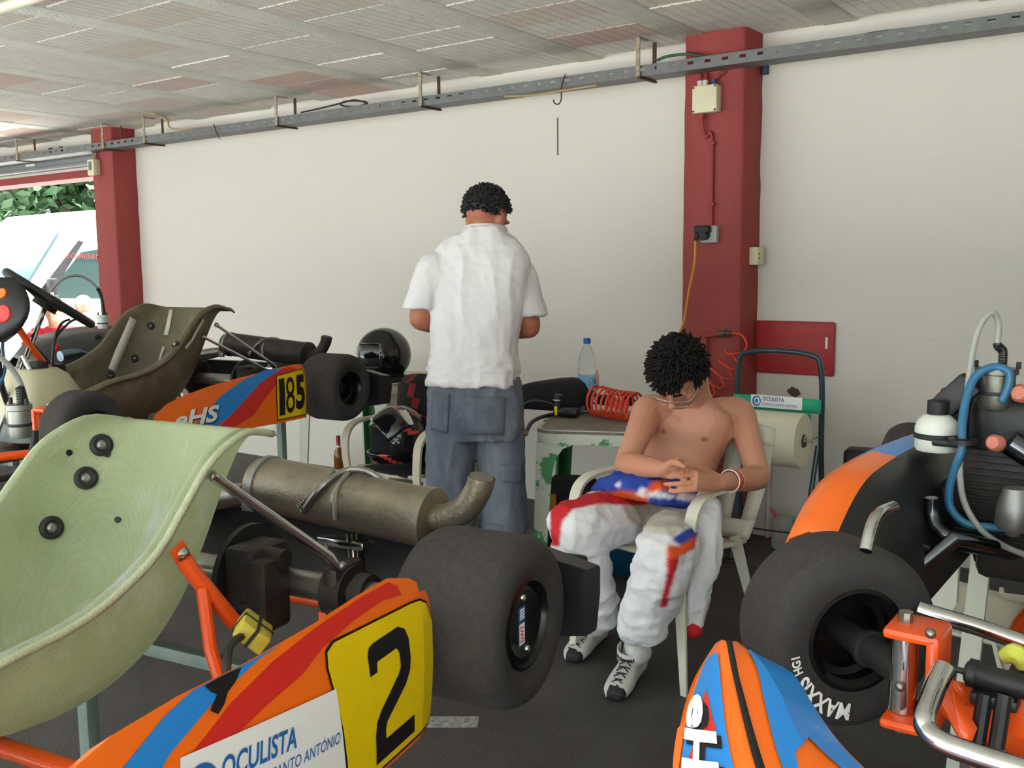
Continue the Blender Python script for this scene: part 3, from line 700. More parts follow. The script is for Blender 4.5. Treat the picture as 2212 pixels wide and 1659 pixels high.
# ------------------------------------------------------------------ kart 2 (foreground)
def seatmat(name, c, c2, streak, glow=.0):
    m = mat(name, c, rough=.42, var=(7, .7), col2=c2, bump=(220, .25))
    nt = m.node_tree; N = nt.nodes; L = nt.links; b = N['Principled BSDF']
    old = b.inputs['Base Color'].links[0].from_socket
    tc = N.new('ShaderNodeTexCoord'); mp = N.new('ShaderNodeMapping'); mp.inputs['Scale'].default_value = (14, 5, 3.5); mp.inputs['Rotation'].default_value = (.3, .5, .9)
    L.new(tc.outputs['Object'], mp.inputs[0]); nz = N.new('ShaderNodeTexNoise'); nz.inputs['Scale'].default_value = 1.0; nz.inputs['Detail'].default_value = 10; nz.inputs['Roughness'].default_value = .7; L.new(mp.outputs[0], nz.inputs['Vector'])
    rp = N.new('ShaderNodeValToRGB'); rp.color_ramp.elements[0].position = .52; rp.color_ramp.elements[1].position = .66; L.new(nz.outputs['Fac'], rp.inputs[0])
    mx = N.new('ShaderNodeMix'); mx.data_type = 'RGBA'; L.new(rp.outputs[0], mx.inputs[0]); L.new(old, mx.inputs[6]); mx.inputs[7].default_value = srgb(streak)+(1,)
    # woven glass cloth
    wv = N.new('ShaderNodeTexChecker'); wv.inputs['Scale'].default_value = 260; wv.inputs['Color1'].default_value = (1, 1, 1, 1); wv.inputs['Color2'].default_value = (.86, .86, .86, 1); L.new(tc.outputs['Object'], wv.inputs['Vector'])
    mu = N.new('ShaderNodeMix'); mu.data_type = 'RGBA'; mu.blend_type = 'MULTIPLY'; mu.inputs[0].default_value = .7; L.new(mx.outputs[2], mu.inputs[6]); L.new(wv.outputs['Color'], mu.inputs[7]); L.new(mu.outputs[2], b.inputs['Base Color'])
    tl = N.new('ShaderNodeBsdfTranslucent'); L.new(mu.outputs[2], tl.inputs['Color']); ms = N.new('ShaderNodeMixShader'); ms.inputs[0].default_value = glow
    L.new(b.outputs[0], ms.inputs[1]); L.new(tl.outputs[0], ms.inputs[2]); L.new(ms.outputs[0], N['Material Output'].inputs['Surface'])
    return m
m_seatA = seatmat('green_fibreglass', (178, 190, 150), (158, 172, 130), (194, 202, 190), .28)
m_seatB = seatmat('stained_dark_fibreglass', (116, 106, 84), (80, 72, 56), (136, 128, 104), .1)
m_seatC = m_plast
m_muffA = mat('heat_stained_steel', (150, 138, 120), rough=.42, metal=.7, var=(16, .75), col2=(106, 100, 94), bump=(120, .15))
m_muffB = mat('sooty_steel', (70, 66, 62), rough=.55, metal=.6, var=(14, .6))

KA, WA, SA = kart('racing_kart', 'orange framed kart with number 2 side panel and pale green seat', (-1.538, 1.138, .784), 8.2, m_seatA, m_orange, swheel=True, muffler=(.21, .090, .058, -.075, .372, m_muffA))
S1 = Spanel()
pa = side_panel(KA, S1, PANEL_OUT, m_or, m_or); pa['label'] = 'orange side panel with yellow number 2 plate'
def stripes(pa, S, k=1.0, zt=.15):
    decal('blue_stripe', *poly([(.16, .145*k), (.26, .148*k), (.38, .118*k), (.5, .06*k), (.6, -.03*k), (.66, -.09*k), (.56, -.095*k), (.46, -.04*k), (.36, .04*k), (.26, .09*k)]), S, m_bl, pa, cell=.05)
    decal('red_stripe', *poly([(.07, .130*k), (.12, .148*k), (.2, .13*k), (.3, .085*k), (.42, -.01*k), (.52, -.085*k), (.45, -.1*k), (.34, -.06*k), (.26, .02*k), (.18, .085*k), (.1, .12*k)]), S, m_rd, pa, eps=.0012, cell=.05)
decal('blue_stripe', *poly([(.36, .146), (.40, .143), (.47, .128), (.54, .10), (.60, .05), (.65, 0), (.67, -.06), (.72, -.06), (.70, .0), (.66, .06), (.60, .11), (.54, .138), (.50, .148), (.42, .146)]), S1, m_bl, pa, cell=.05)
decal('red_stripe', *poly([(.10, .12), (.15, .128), (.22, .125), (.29, .115), (.33, .10), (.40, .09), (.455, .078), (.51, .045), (.55, .0), (.58, -.06), (.63, -.06), (.62, -.02), (.585, .035), (.52, .085), (.45, .115), (.38, .132), (.30, .142), (.20, .147), (.13, .146), (.11, .136)]), S1, m_rd, pa, eps=.0012, cell=.05)
plate = [(.005, -.095), (.003, -.02), (.006, .05), (.03, .088), (.052, .1), (.08, .104), (.18, .111), (.27, .117), (.286, .11), (.287, .09), (.262, 0), (.25, -.06), (.245, -.104), (.02, -.104)]
pb = decal('number_plate', *poly(plate), S1, m_bk, pa, eps=.0016, cell=.05)
cpl = np.array(plate); cpl = (cpl-cpl.mean(0))*np.array((.975, .965))+cpl.mean(0)
decal('number_field', *poly(cpl), S1, m_yl, pa, eps=.0021, cell=.05)
two = [(.165, .052), (.165, .026), (.15, .026), (.15, .03), (.148, .038), (.105, .038), (.100, .03), (.1, .012), (.105, .006), (.148, -.022), (.16, -.034), (.164, -.05), (.164, -.088), (.075, -.088), (.075, -.064), (.142, -.064), (.142, -.05), (.138, -.042), (.092, -.014), (.08, .0), (.076, .014), (.076, .04), (.082, .054), (.096, .062), (.15, .062), (.16, .06)]
two = [(.074+(u-.075)*1.16+(v+.088)*.15, -.088+(v+.088)*1.14) for u, v in two]
decal('number_two', *poly(two), S1, m_bk, pa, eps=.0028, cell=.02)
decal('sponsor_sticker', *poly([(.272, .058), (.528, .092), (.545, -.02), (.252, -.06)]), S1, m_wh, pa, eps=.0026, cell=.05, label='white optician sticker')
def surf_text(s, S, u0, v0, w, h, m, parent, name='lettering', bold=.0, shear=0, eps=.0034, rot=0):
    """reads towards decreasing u (the side seen from outside); box starts at u0 and runs w towards the rear"""
    V, Fc = text2d(s, 1.0, bold, shear); V = fit2d(V, 0, 0, w, h)
    c, s_ = math.cos(rot), math.sin(rot); V = np.array([(u0-(p[0]*c-p[1]*s_), v0+(p[0]*s_+p[1]*c)) for p in V])
    return decal(name, V, [f[::-1] for f in Fc], S, m, parent, eps=eps, cell=.03)
surf_text('OCULISTA', S1, .478, .042, .125, .026, m_navy, pa, bold=.02, eps=.0036, rot=-.16)
surf_text('PORTAS DE SANTO ANTÓNIO', S1, .485, .016, .218, .018, m_navy, pa, eps=.0036, rot=-.13)
ec = np.array((.507, .048)); ring = [(ec[0]+.026*math.cos(a), ec[1]+.027*math.sin(a)) for a in np.linspace(0, 2*PI, 28)[:-1]]
Vr = np.array(ring+[(ec[0]+.003+.018*math.cos(a), ec[1]+.019*math.sin(a)) for a in np.linspace(0, 2*PI, 28)[:-1]]); n_ = 27
decal('sponsor_emblem', Vr, [(i, (i+1) % n_, n_+(i+1) % n_, n_+i) for i in range(n_)], S1, m_navy, pa, eps=.0036)
decal('sponsor_emblem', *poly([(ec[0]+.011*math.cos(a), ec[1]+.012*math.sin(a)) for a in np.linspace(0, 2*PI, 20)[:-1]]), S1, m_bl, pa, eps=.0036)
# wheel sticker on the disc
e, ty = WA['RL']
X = frame((1, 0, 0), (0, 0, 1)); Sd = lambda u, v: np.array([.1*.845, u, v])
st = decal('wheel_sticker', *poly([(-.011, -.035), (.011, -.035), (.011, .003), (-.011, .003)]), lambda u, v: np.array([.0855, -.018+u, v+.005]), m_navy, e, label='blue and white wheel maker sticker')
Sw = lambda u, v: np.array([.0855, -.018+u, v+.005])
decal('sticker_field', *poly([(-.009, -.033), (.009, -.033), (.009, .001), (-.009, .001)]), Sw, m_wh, e, eps=.0012)
V, Fc = text2d('DWT', 1, .03); V = fit2d(V, 0, 0, .028, .012); V = np.array([(p[1]*-1+.006, p[0]-.03) for p in V]); decal('sticker_lettering', V, Fc, Sw, m_rd, e, eps=.0016)
decal('sticker_field', *poly([(-.011, .005), (.011, .005), (.011, .028), (-.011, .028)]), Sw, m_navy, e, eps=.0012)
for k in range(4): decal('sticker_bar', *poly([(-.008, .0085+.0045*k), (.008, .0085+.0045*k), (.008, .0115+.0045*k), (-.008, .0115+.0045*k)]), Sw, m_wh, e, eps=.0016)
for px, py in ((218, 962), (185, 1033), (110, 1140)): washer(KA, [SA], px, py, .021)
for px, py in ((148, 978), (255, 1123), (232, 982)):
    h = hit([SA], px, py)
    if h:
        inv = KA.matrix_world.inverted(); p = inv @ h[0]; n = (inv.to_3x3() @ h[1]).normalized(); g = G(); g.lathe([(0, .0045), (.0055, .0045), (.006, .002)], n=12, X=frame(n, None, p)); part('drill_hole', g, m_bk, KA)
# yellow ballast block strapped beside the bearing, torn dark tape on the panel
inv = KA.matrix_world.inverted
bpy.context.view_layer.update()
def toK(K, p): return np.array(K.matrix_world.inverted() @ Vector(p))
def atK(K, px, py, **k):
    """measured point on a plane of the kart's own frame"""
    Mi = K.matrix_world.inverted(); a = np.array(Mi @ Vector(CP)); v = np.array(Mi.to_3x3() @ Vector(CF+CR*(px-CX)/FPX-CU*(py-CY)/FPX))
    ax, val = list(k.items())[0]; i = 'xyz'.index(ax); return a+v*(val-a[i])/v[i]
q = atK(KA, 547, 1363, x=.37); g = G(); Rm = (Matrix.Rotation(.55, 3, 'Y') @ Matrix.Rotation(-.5, 3, 'X') @ Matrix.Rotation(.5, 3, 'Z')); g.box(q, (.05, .085, .028), bev=.004, rot=Rm); bl = part('ballast_block', g, mat('yellow_ballast', (196, 186, 58), rough=.5, var=(40, .6), col2=(120, 112, 40)), KA, label='dirty yellow ballast block held by black ties')
g = G(); g.box(q, (.053, .005, .031), rot=Rm); g.box(q, (.005, .088, .031), rot=Rm); part('tie', g, m_rub, bl)
g = G(); g.tube([q, atK(KA, 500, 1390, x=.40), atK(KA, 490, 1440, x=.45), atK(KA, 488, 1475, x=.55)], .006, n=8, smooth=5); part('brake_hose', g, m_rub, KA)
decal('black_tape', *poly([(.43, .145), (.45, .147), (.485, .147), (.478, .138), (.47, .132), (.482, .12), (.472, .112), (.462, .118), (.455, .128), (.442, .134), (.436, .14)]), S1, m_bk, pa, eps=.0022, cell=.03)
# lower right pod on the engine side, catch tank with ribbed hose
def far_pod(K, m, name='side_pod', z=0.0):
    g = G(); rows = []
    for y in np.linspace(-.17, -.92, 10):
        k = (y+.17)/-.75; e = .05*max(0, (k-.8)/.2)**2+.03*max(0, (.15-k)/.15)**2; h = .15-.05*k
        rows.append([(-.60, y, -.11+e), (-.655, y, -.08+e), (-.67, y, 0), (-.655, y, h*.75-e), (-.61, y, h-e), (-.5, y, h*.92-e), (-.47, y, h*.5-e)])
    g.grid(rows); return part(name, g, m, K, smooth=60, solid=.006)
far_pod(KA, mat('dark_grey_pod', (66, 60, 58), rough=.6, var=(10, .4)))
def catch_tank(K, p, loop, r=.028, h=.085, m=None):
    p = np.array(p, float)
    g = G(); g.lathe([(0, 0), (r*.9, 0), (r, .008), (r, h-.012), (r*1.15, h-.01), (r*1.15, h), (0, h+.002)], n=24, X=Matrix.Translation(Vector(p))); c = part('catch_tank', g, m or m_alu, K)
    g = G(); g.lathe([(r*1.02, h*.35), (r*1.04, h*.37), (r*1.04, h*.42), (r*1.02, h*.44)], n=24, X=Matrix.Translation(Vector(p)), closed=True)
    for s in (-1, 1): g.cyl(p+(s*r*1.1, 0, h), p+(s*r*1.1, 0, h+.012), .004, n=8)
    parts('strap', g, m_rub, c)
    P = [p+(.008, 0, h), p+(.008, 0, h+.03)]+[np.array(q) for q in loop]
    g = G(); g.tube(P, .0055, n=10, smooth=6); hs = part('breather_hose', g, mat('grey_hose', (150, 152, 146), rough=.45), K, smooth=180)
    Q = catmull(P, 8)[:18]; g = G(); g.tube(Q, .0072, n=10)
    for i in range(len(Q)-1): g.lathe([(.0055, -.0012), (.0088, 0), (.0055, .0012)], n=10, X=frame(Q[i+1]-Q[i], None, Q[i]))
    part('spring_guard', g, m_dsteel, hs)
    return c
c = atK(KA, 45, 945, x=-.36); catch_tank(KA, c, [atK(KA, 55, 875, x=-.36), atK(KA, 45, 830, x=-.36), atK(KA, 15, 785, x=-.36), atK(KA, -30, 760, x=-.37), atK(KA, -90, 800, x=-.38), atK(KA, -110, 900, x=-.38)], r=.021, h=.065)
c2 = atK(KA, 150, 980, x=-.33); g = G(); g.tube([atK(KA, 75, 930, x=-.33), atK(KA, 73, 960, x=-.33), atK(KA, 60, 1000, x=-.33), atK(KA, 20, 1030, x=-.34), atK(KA, -60, 1040, x=-.35)], .007, n=8, smooth=6); part('hose', g, m_rub, KA)
stand((-1.538, 1.138), math.radians(8.2), .784-.133, 'grey-green steel stand under the number 2 kart', wdt=.62)
# ------------------------------------------------------------------ kart 185 (left, further back)
KB, WB, SB = kart('racing_kart', 'orange kart with number 185 side panel and worn dark seat', (-3.575, 2.793, .856), 6.5, m_seatB, m_orange, muffler=(.22, .10, .055, -.25, .27, m_muffB), capw=False, wheelbase=1.17, swn=(.33, .486, .81), seat_off=(0, -.155, .02, 1.1), stays=False)
bpy.context.view_layer.update()
S2 = Spanel(x0=.62, bulge=.02, ly0=-.19)
pb_ = side_panel(KB, S2, PANEL_OUT2, m_or, m_plast); pb_['label'] = 'orange side panel with yellow number 185 plate'
stripes(pb_, S2, .78)
pl2 = [(.012, -.088), (.01, .0), (.016, .07), (.03, .1), (.2, .088), (.205, -.0), (.2, -.085)]
decal('number_plate', *poly(pl2), S2, m_bk, pb_, eps=.0016, cell=.05)
c_ = np.array(pl2); c_ = (c_-c_.mean(0))*.96+c_.mean(0); decal('number_field', *poly(c_), S2, m_yl, pb_, eps=.0022, cell=.05)
for s_, u0, v0, w, h, b in (('1', .188, -.068, .034, .142, .01), ('8', .148, -.066, .055, .142, .0), ('5', .086, -.06, .06, .138, .045)):
    surf_text(s_, S2, u0, v0, w, h, m_bk, pb_, 'number_digit', bold=b, eps=.003)
surf_text('eHS', S2, .715, -.044, .21, .062, m_bk, pb_, 'logo_shadow', bold=.05, shear=.25, eps=.0024)
surf_text('eHS', S2, .715, -.039, .205, .058, m_wh, pb_, 'logo_lettering', bold=.035, shear=.25, eps=.003)
# engine-side pod, dark with a green flourish
podm = mat('glossy_dark_pod', (52, 52, 56), rough=.25, coat=.5)
g = G(); rows = []
for k in np.linspace(0, 1, 12):
    y = -.02-.62*k; h = .20+.045*math.sin(k*PI*.9)-.05*k; e = .05*max(0, (k-.85)/.15)**2
    rows.append([(-.62, y, -.1), (-.665, y, -.05), (-.675, y, .05), (-.65, y, h*.85-e), (-.58, y, h+.02-e), (-.48, y, h*.97-e), (-.42, y, h*.7-e), (-.40, y, .02)])
g.grid(rows); pd = part('side_pod', g, podm, KB, smooth=70, solid=.006, label='glossy dark pod with green flourish on the engine side')
Sp = lambda u, v: np.array([-.58+.1*v, -.02-.62*u, (.20+.045*math.sin(u*PI*.9)-.05*u)*(1-.03*v)+.02*(1-v)])
for a, b in ((.1, .16), (.2, .24)):
    decal('green_flourish', np.array([(.0, a), (.0, b), (.15, b+.08), (.32, b+.18), (.48, b+.36), (.32, a+.15), (.15, a+.05)]), [tuple(range(7))], Sp, mat('green_print', (112, 176, 60), rough=.4), pd, eps=.002, cell=.06)
# white tape strips on the seat, washers
for pts, w in ([[(372, 670), (366, 700), (360, 725)], .02], [[(356, 750), (347, 775), (341, 797)], .014], [[(437, 690), (424, 712), (412, 735), (398, 752)], .014], [[(286, 688), (272, 722), (256, 760), (240, 800)], .036]):
    L_ = [hit([SB], *q) for q in pts]
    if all(L_):
        inv_ = KB.matrix_world.inverted(); P = [inv_ @ h[0] for h in L_]; Nn = [(inv_.to_3x3() @ h[1]).normalized() for h in L_]; rows = []
        for i in range(len(P)):
            d = (P[min(i+1, len(P)-1)]-P[max(i-1, 0)]).normalized(); sd_ = d.cross(Nn[i]).normalized(); rows.append([tuple(P[i]+Nn[i]*.007+sd_*w*.5), tuple(P[i]+Nn[i]*.007-sd_*w*.5)])
        g = G(); g.grid(rows); part('seat_tape', g, mat('old_white_tape', (206, 204, 190), rough=.6), KB, solid=.0015)
for px, py in ((325, 705), (380, 745), (290, 775), (238, 812)): washer(KB, [SB], px, py, .017)
# second stay further up, front panel with red emblem, throttle hoses, small parts at the column
for q0, q1 in (((468, 702), (597, 792)), ((440, 728), (573, 797))):
    a = atK(KB, *q0, x=.215); b = atK(KB, *q1, x=.34); g = G(); g.tube([a, a*.9+b*.1, a*.1+b*.9, b], [.013, .012, .012, .009], n=10, flat=.5); sy = part('seat_stay', g, m_chrome, KB)
    g = G(); g.ball(a, .01, n=10); part('bolt', g, m_steel, sy)
g = G(); rows = []
for k in range(9):
    a = k/8; z = .255+.215*a; y = -1.13+.05*a; w = .012+.17*max(0.0, math.sin(PI*(.06+.88*a)))**.6
    rows.append([(.05+w*math.sin(t), y+.06*(1-math.cos(t))-.05, z) for t in np.linspace(-1.35, 1.35, 11)])
g.grid(rows); fp = part('front_panel', g, mat('matt_black_panel', (30, 28, 30), rough=.45), KB, smooth=70, solid=.004, label='black front panel with red and orange discs')
def disc_on(parent, objs, px, py, r, m, name):
    h = hit(objs, px, py)
    if not h: return
    K = parent; bpy.context.view_layer.update(); inv_ = K.matrix_world.inverted(); p = inv_ @ h[0]; n = (inv_.to_3x3() @ h[1]).normalized(); g = G(); g.lathe([(0, .006), (r*.9, .006), (r, .003), (r, 0)], n=24, X=frame(n, None, p+n*.001)); return part(name, g, m, parent)
g = G(); g.tube([(.05, -1.12, .26), (.03, -1.1, .1), (0, -1.06, .02)], .011, n=8); part('panel_stay', g, m_plast, KB)
disc_on(fp, [fp], 6, 634, .018, m_or, 'emblem_disc'); d_ = disc_on(fp, [fp], 8, 678, .03, m_rd, 'emblem_disc'); disc_on(fp, [fp], 12, 672, .009, m_steel, 'bolt')
g = G(); a, b, c3 = [atK(KB, *q, x=.0) for q in ((28, 690), (75, 760), (150, 850))]; g.tube([a, b, c3], .012, n=10, smooth=3); part('tank_brace', g, m_orange, KB)
g = G(); g.tube([atK(KB, 15, 690, x=-.06), atK(KB, 60, 735, x=-.05), atK(KB, 105, 785, x=-.03)], .015, n=10, flat=.6); part('column_bracket', g, m_plast, KB)
g = G(); g.tube([atK(KB, 4, 700, x=.05), atK(KB, 30, 690, x=.03), atK(KB, 6, 740, x=.03), atK(KB, 10, 800, x=.04), atK(KB, -10, 850, x=.05)], .006, n=8, smooth=6); part('fuel_hose', g, mat('blue_hose', (46, 104, 140), rough=.35), KB)
for s_, xx in ((0, -.10), (1, -.14)):
    g = G(); g.tube([atK(KB, 150+12*s_, 690, x=xx), atK(KB, 132+14*s_, 700, x=xx), atK(KB, 118, 735, x=xx), atK(KB, 112, 800, x=xx)], .005, n=6, smooth=5); part('cable', g, m_rub, KB)
c = atK(KB, 222, 695, x=-.46); catch_tank(KB, c-(0, 0, .03), [c+(.01, -.02, .14), c+(.01, -.1, .20), c+(.01, -.19, .19), c+(.01, -.27, .12), c+(.01, -.3, .02)], r=.024, h=.06, m=mat('milky_plastic', (186, 196, 190), rough=.3))
g = G(); g.tube([atK(KB, 130, 770, x=-.3), atK(KB, 165, 765, x=-.3), atK(KB, 200, 775, x=-.3), atK(KB, 250, 778, x=-.3)], .022, n=12, smooth=5); part('intake_pipe', g, mat('blue_chrome', (120, 140, 160), rough=.15, metal=1), KB)
g = G(); g.box(atK(KB, 120, 800, x=-.12), (.05, .06, .05), bev=.008); part('battery_box', g, m_plast, KB); g = G(); g.ball(atK(KB, 122, 750, x=-.12), .014, n=10); part('red_knob', g, m_rd, KB)
stand((-3.575, 2.793), math.radians(6.5), .856-.133, 'green-grey steel stand under the number 185 kart', wdt=.62, ly1=-.02)

# ------------------------------------------------------------------ kart on the right (seen from its nose)
_kp = at(1806, 1353, d=1.39)+np.array((.16*math.cos(math.radians(42)), -.16*math.sin(math.radians(42)), 0)); KCO = _kp+np.array((.385, 1.05, .012)); print('KC', KCO)
KC, WC, SC = kart('racing_kart', 'orange and blue kart seen nose first with chrome bumper bars', KCO, 0, m_seatC, m_orange, muffler=(.21, .085, .05, -.045, .405, m_muffB), capw=False, steer=-42)
bpy.context.view_layer.update()
# tyre lettering
e, ty = WC['FR']
def Styre(u, v):
    """u: angle along the sidewall, v: radius; inner face of the wheel (towards +x of the kart)"""
    hh = .0625*(1-.10*((v-.1)/.03)**2)*.985
    return np.array([hh+.0012, v*math.cos(u), v*math.sin(u)])
Styre.side = -1
for s_, a0, r0, hgt, step, mm in (('MAXXIS', -1.70, .086, .024, .98, m_wh), ('HG1', -2.76, .09, .013, .26, m_wh)):
    V, Fc = text2d(s_, 1, .03); V = fit2d(V, 0, 0, 1, 1); V = np.array([(a0-(p[0])*step, r0+hgt*p[1]) for p in V])
    decal('tyre_lettering', V, [f[::-1] for f in Fc], Styre, mm, e, eps=.0005)
# right pod: arched shell, orange and blue outside and on top, black inside
g = G(); rows = []; cols = []
xs = [(-.455, -.06), (-.47, .03), (-.50, .105), (-.535, .145), (-.575, .15), (-.605, .135), (-.635, .05), (-.645, -.02), (-.63, -.09)]
def podrow(y):
    k = (y+.18)/-.68; e = .055*max(0, (k-.72)/.28)**2; up = .015*math.sin(min(max(k, 0), 1)*PI)
    return [(x, y, z+up*(z > .05)-(e if z > 0 else 0)*1.0+(.5*e if z < 0 else 0)) for x, z in xs]
ys = list(np.linspace(-.18, -.86, 24))
for y in ys: rows.append(podrow(y))
def pc(i, k):
    if k <= 2: return 0
    if k >= 5: return 1
    s_ = i/23+(.02*(k-3)); return 1 if s_ < .13 else (2 if s_ < .50 else 1)
g.grid(rows, mif=pc); po = part('side_pod', g, [m_plast, m_or, m_bl], KC, smooth=60, solid=.005, label='arched side pod, black inside with orange and blue top')
# white overflow bottle with black cap strapped to the pod
q = atK(KC, 2022, 972, x=-.49); b0 = q-np.array((0, 0, .0)); X = Matrix.Translation(Vector(b0))
g = G(); g.lathe([(0, 0), (.034, 0), (.037, .005), (.037, .042), (.034, .052), (.024, .062), (.016, .066), (0, .067)], n=28, X=X); ob = part('overflow_bottle', g, mat('white_bottle', (214, 216, 206), rough=.35), KC, label='white overflow bottle with black cap')
g = G(); g.lathe([(0, .062), (.017, .062), (.018, .066), (.018, .088), (.016, .09), (0, .09)], n=20, X=X); part('cap', g, m_rub, ob)
g = G(); g.lathe([(.0375, .022), (.039, .023), (.039, .031), (.0375, .032)], n=28, X=X, closed=True); part('strap', g, m_rub, ob)
# radiator, engine shroud and hoses beside the seat
def KP(px, py, y): return atK(KC, px, py, y=y)
g = G(); c = KP(2140, 1010, -.40); g.box(c+(0, .05, 0), (.13, .09, .26), bev=.03, seg=3); g.box(KP(2200, 960, -.36), (.16, .12, .2), bev=.04, seg=3); g.box(KP(2080, 900, -.3), (.08, .1, .12), bev=.02); eb = part('airbox', g, m_plast, KC, smooth=50)
g = G(); c = KP(2140, 1080, -.42); g.box(c, (.12, .012, .18), bev=.004)
for k in range(14): g.box(c+(-.0, -.008, -.08+.0122*k), (.11, .008, .003))
part('radiator', g, m_dirty, KC)
c = KP(2150, 870, -.40); catch_tank(KC, c-(0, 0, .01), [KP(2155, 745, -.40), KP(2157, 700, -.4), KP(2145, 676, -.41), KP(2125, 690, -.42), KP(2108, 730, -.43), KP(2095, 800, -.44), KP(2086, 880, -.46), KP(2076, 960, -.48), KP(2074, 1030, -.5), KP(2085, 1090, -.5), KP(2120, 1145, -.5), KP(2170, 1180, -.48), KP(2220, 1200, -.46)], r=.031, h=.072, m=mat('grimy_aluminium', (120, 120, 110), rough=.4, metal=.8, var=(30, .6)))
g = G(); g.tube([KP(2163, 868, -.43), KP(2178, 835, -.43), KP(2180, 805, -.43), KP(2155, 793, -.43), KP(2125, 800, -.44), KP(2100, 825, -.45), KP(2083, 880, -.47), KP(2078, 930, -.49), KP(2078, 970, -.5), KP(2060, 1020, -.5), KP(2050, 1065, -.5), KP(2055, 1100, -.5), KP(2085, 1130, -.5), KP(2130, 1138, -.49), KP(2180, 1142, -.48), KP(2230, 1145, -.47)], .0072, n=12, smooth=6); part('fuel_hose', g, mat('blue_hose', (46, 104, 140), rough=.35), KC, smooth=180)
g = G(); g.lathe([(.012, -.006), (.024, -.004), (.024, .004), (.012, .006)], n=20, X=Matrix.Translation(Vector(KP(2080, 953, -.5))), closed=True); g.box(KP(2055, 957, -.47), (.06, .03, .012), bev=.004); part('hose_clip', g, m_plast, KC)
m_pink = mat('faded_orange_cap', (196, 118, 96), rough=.5)
for px, py, r, y in ((2150, 957, .014, -.5), (2045, 868, .021, -.4), (2205, 850, .016, -.42)):
    g = G(); g.lathe([(0, .014), (r*.7, .013), (r, .006), (r, -.01)], n=20, X=frame((-.2, -1, .2), None, KP(px, py, y))); part('faded_cap', g, m_pink, KC)
g = G(); c = KP(2062, 858, -.42); g.box(c, (.045, .035, .085), bev=.006, rot=Matrix.Rotation(.75, 3, 'Y')); g.tube([KP(2040, 866, -.43), KP(2020, 864, -.43)], .004, n=8); part('switch_box', g, m_plast, KC)
g = G(); X = Matrix.Translation(Vector(KP(2190, 1130, -.5))); g.lathe([(0, -.01), (.026, -.01), (.03, .0), (.028, .03), (.022, .05), (.02, .06), (0, .062)], n=24, X=X); g.tube([KP(2190, 1130, -.5), KP(2188, 1150, -.52)], .011, n=12); part('fuel_pump', g, m_alu, KC)
g = G(); g.tube([KP(2180, 1142, -.5), KP(2196, 1142, -.51)], .012, n=12); part('hose_fitting', g, m_alu, KC)
g = G(); g.tube([KP(2180, 955, -.45), KP(2235, 990, -.44)], .022, n=16); part('inlet_pipe', g, mat('dark_chrome', (100, 104, 110), rough=.2, metal=1), KC)
# pod support bars
g = G(); g.tube([atK(KC, px, py, x=-.44) for px, py in ((1870, 1190), (1880, 1148), (1890, 1122), (1905, 1106), (1930, 1095))], .0085, n=12, smooth=5); part('pod_bar', g, m_chrome, KC)
g = G(); g.tube([KP(2012, 1075, -.55), KP(2013, 1110, -.55), KP(2022, 1140, -.56), KP(2048, 1160, -.57), KP(2090, 1168, -.55), KP(2150, 1182, -.5)], .0115, n=12, smooth=5); g.tube([KP(1962, 1242, -.62), KP(2064, 1162, -.57)], .0135, n=12); part('pod_bar', g, mat('dark_chrome', (100, 104, 110), rough=.2, metal=1), KC)
g = G(); g.tube([KP(1970, 1098, -.6), KP(1964, 1165, -.62), KP(1968, 1172, -.62), KP(2006, 1184, -.6)], .0045, n=8); part('bracket', g, m_dsteel, KC)
# front bars: tie rod, bumper hoop, brackets, steering lever
g = G(); g.tube([KP(1985, 1316, -.93), KP(2005, 1323, -.93), KP(2110, 1354, -.94), KP(2230, 1395, -.96)], .0115, n=14); part('tie_bar', g, m_chrome, KC)
g = G(); g.tube([KP(2040, 1443, -1.12), KP(2018, 1490, -1.15), KP(1998, 1548, -1.19), KP(2003, 1575, -1.2), KP(2030, 1602, -1.21), KP(2110, 1632, -1.21), KP(2260, 1678, -1.21), KP(2480, 1740, -1.2)], .0125, n=14, smooth=6); part('bumper_hoop', g, m_chrome, KC)
g = G(); g.add([KP(2052, 1437, -1.1), KP(2045, 1470, -1.1), KP(2022, 1500, -1.12), KP(2075, 1600, -1.14), KP(2097, 1607, -1.14), KP(2110, 1575, -1.13), KP(2070, 1500, -1.1), KP(2060, 1490, -1.1)], [tuple(range(8))]); part('plate_bracket', g, m_orange, KC, solid=.006)
g = G(); g.add([KP(2055, 1470, -1.08), KP(2098, 1478, -1.06), KP(2120, 1500, -1.05), KP(2122, 1530, -1.05), KP(2075, 1520, -1.07)], [tuple(range(5))]); part('plate_bracket', g, m_orange, KC, solid=.006)
g = G(); g.tube([KP(2005, 1545, -1.17), KP(2035, 1480, -1.12)], .004, n=8); part('link_rod', g, m_orange, KC)
g = G(); g.tube([KP(2092, 1452, -1.08), KP(2240, 1492, -1.1)], .014, n=14); g.tube([KP(2092, 1452, -1.08), KP(2110, 1457, -1.08)], .017, n=14); part('master_cylinder', g, m_plast, KC)
g = G(); g.tube([KP(2062, 1445, -1.08), KP(2095, 1454, -1.08)], .004, n=8); part('push_rod', g, m_dsteel, KC)
for dx in (0, 42):
    g = G(); g.tube([KP(2128+dx, 1500, -1.1), KP(2110+dx, 1615, -1.12)], .009, n=10); part('pedal_arm', g, m_plast, KC)
g = G(); g.box(KP(2150, 1510, -1.09), (.05, .03, .014), bev=.003); part('pedal_bridge', g, m_dsteel, KC)
g = G(); g.box(KP(2215, 1530, -1.07), (.04, .02, .07), bev=.004); part('pedal_plate', g, m_orange, KC)
for px, py in ((2178, 1513), (2162, 1625), (1945, 1483), (2010, 1368)): g = G(); g.ball(KP(px, py, -1.1), .0065, n=10); part('bolt', g, m_steel, KC)
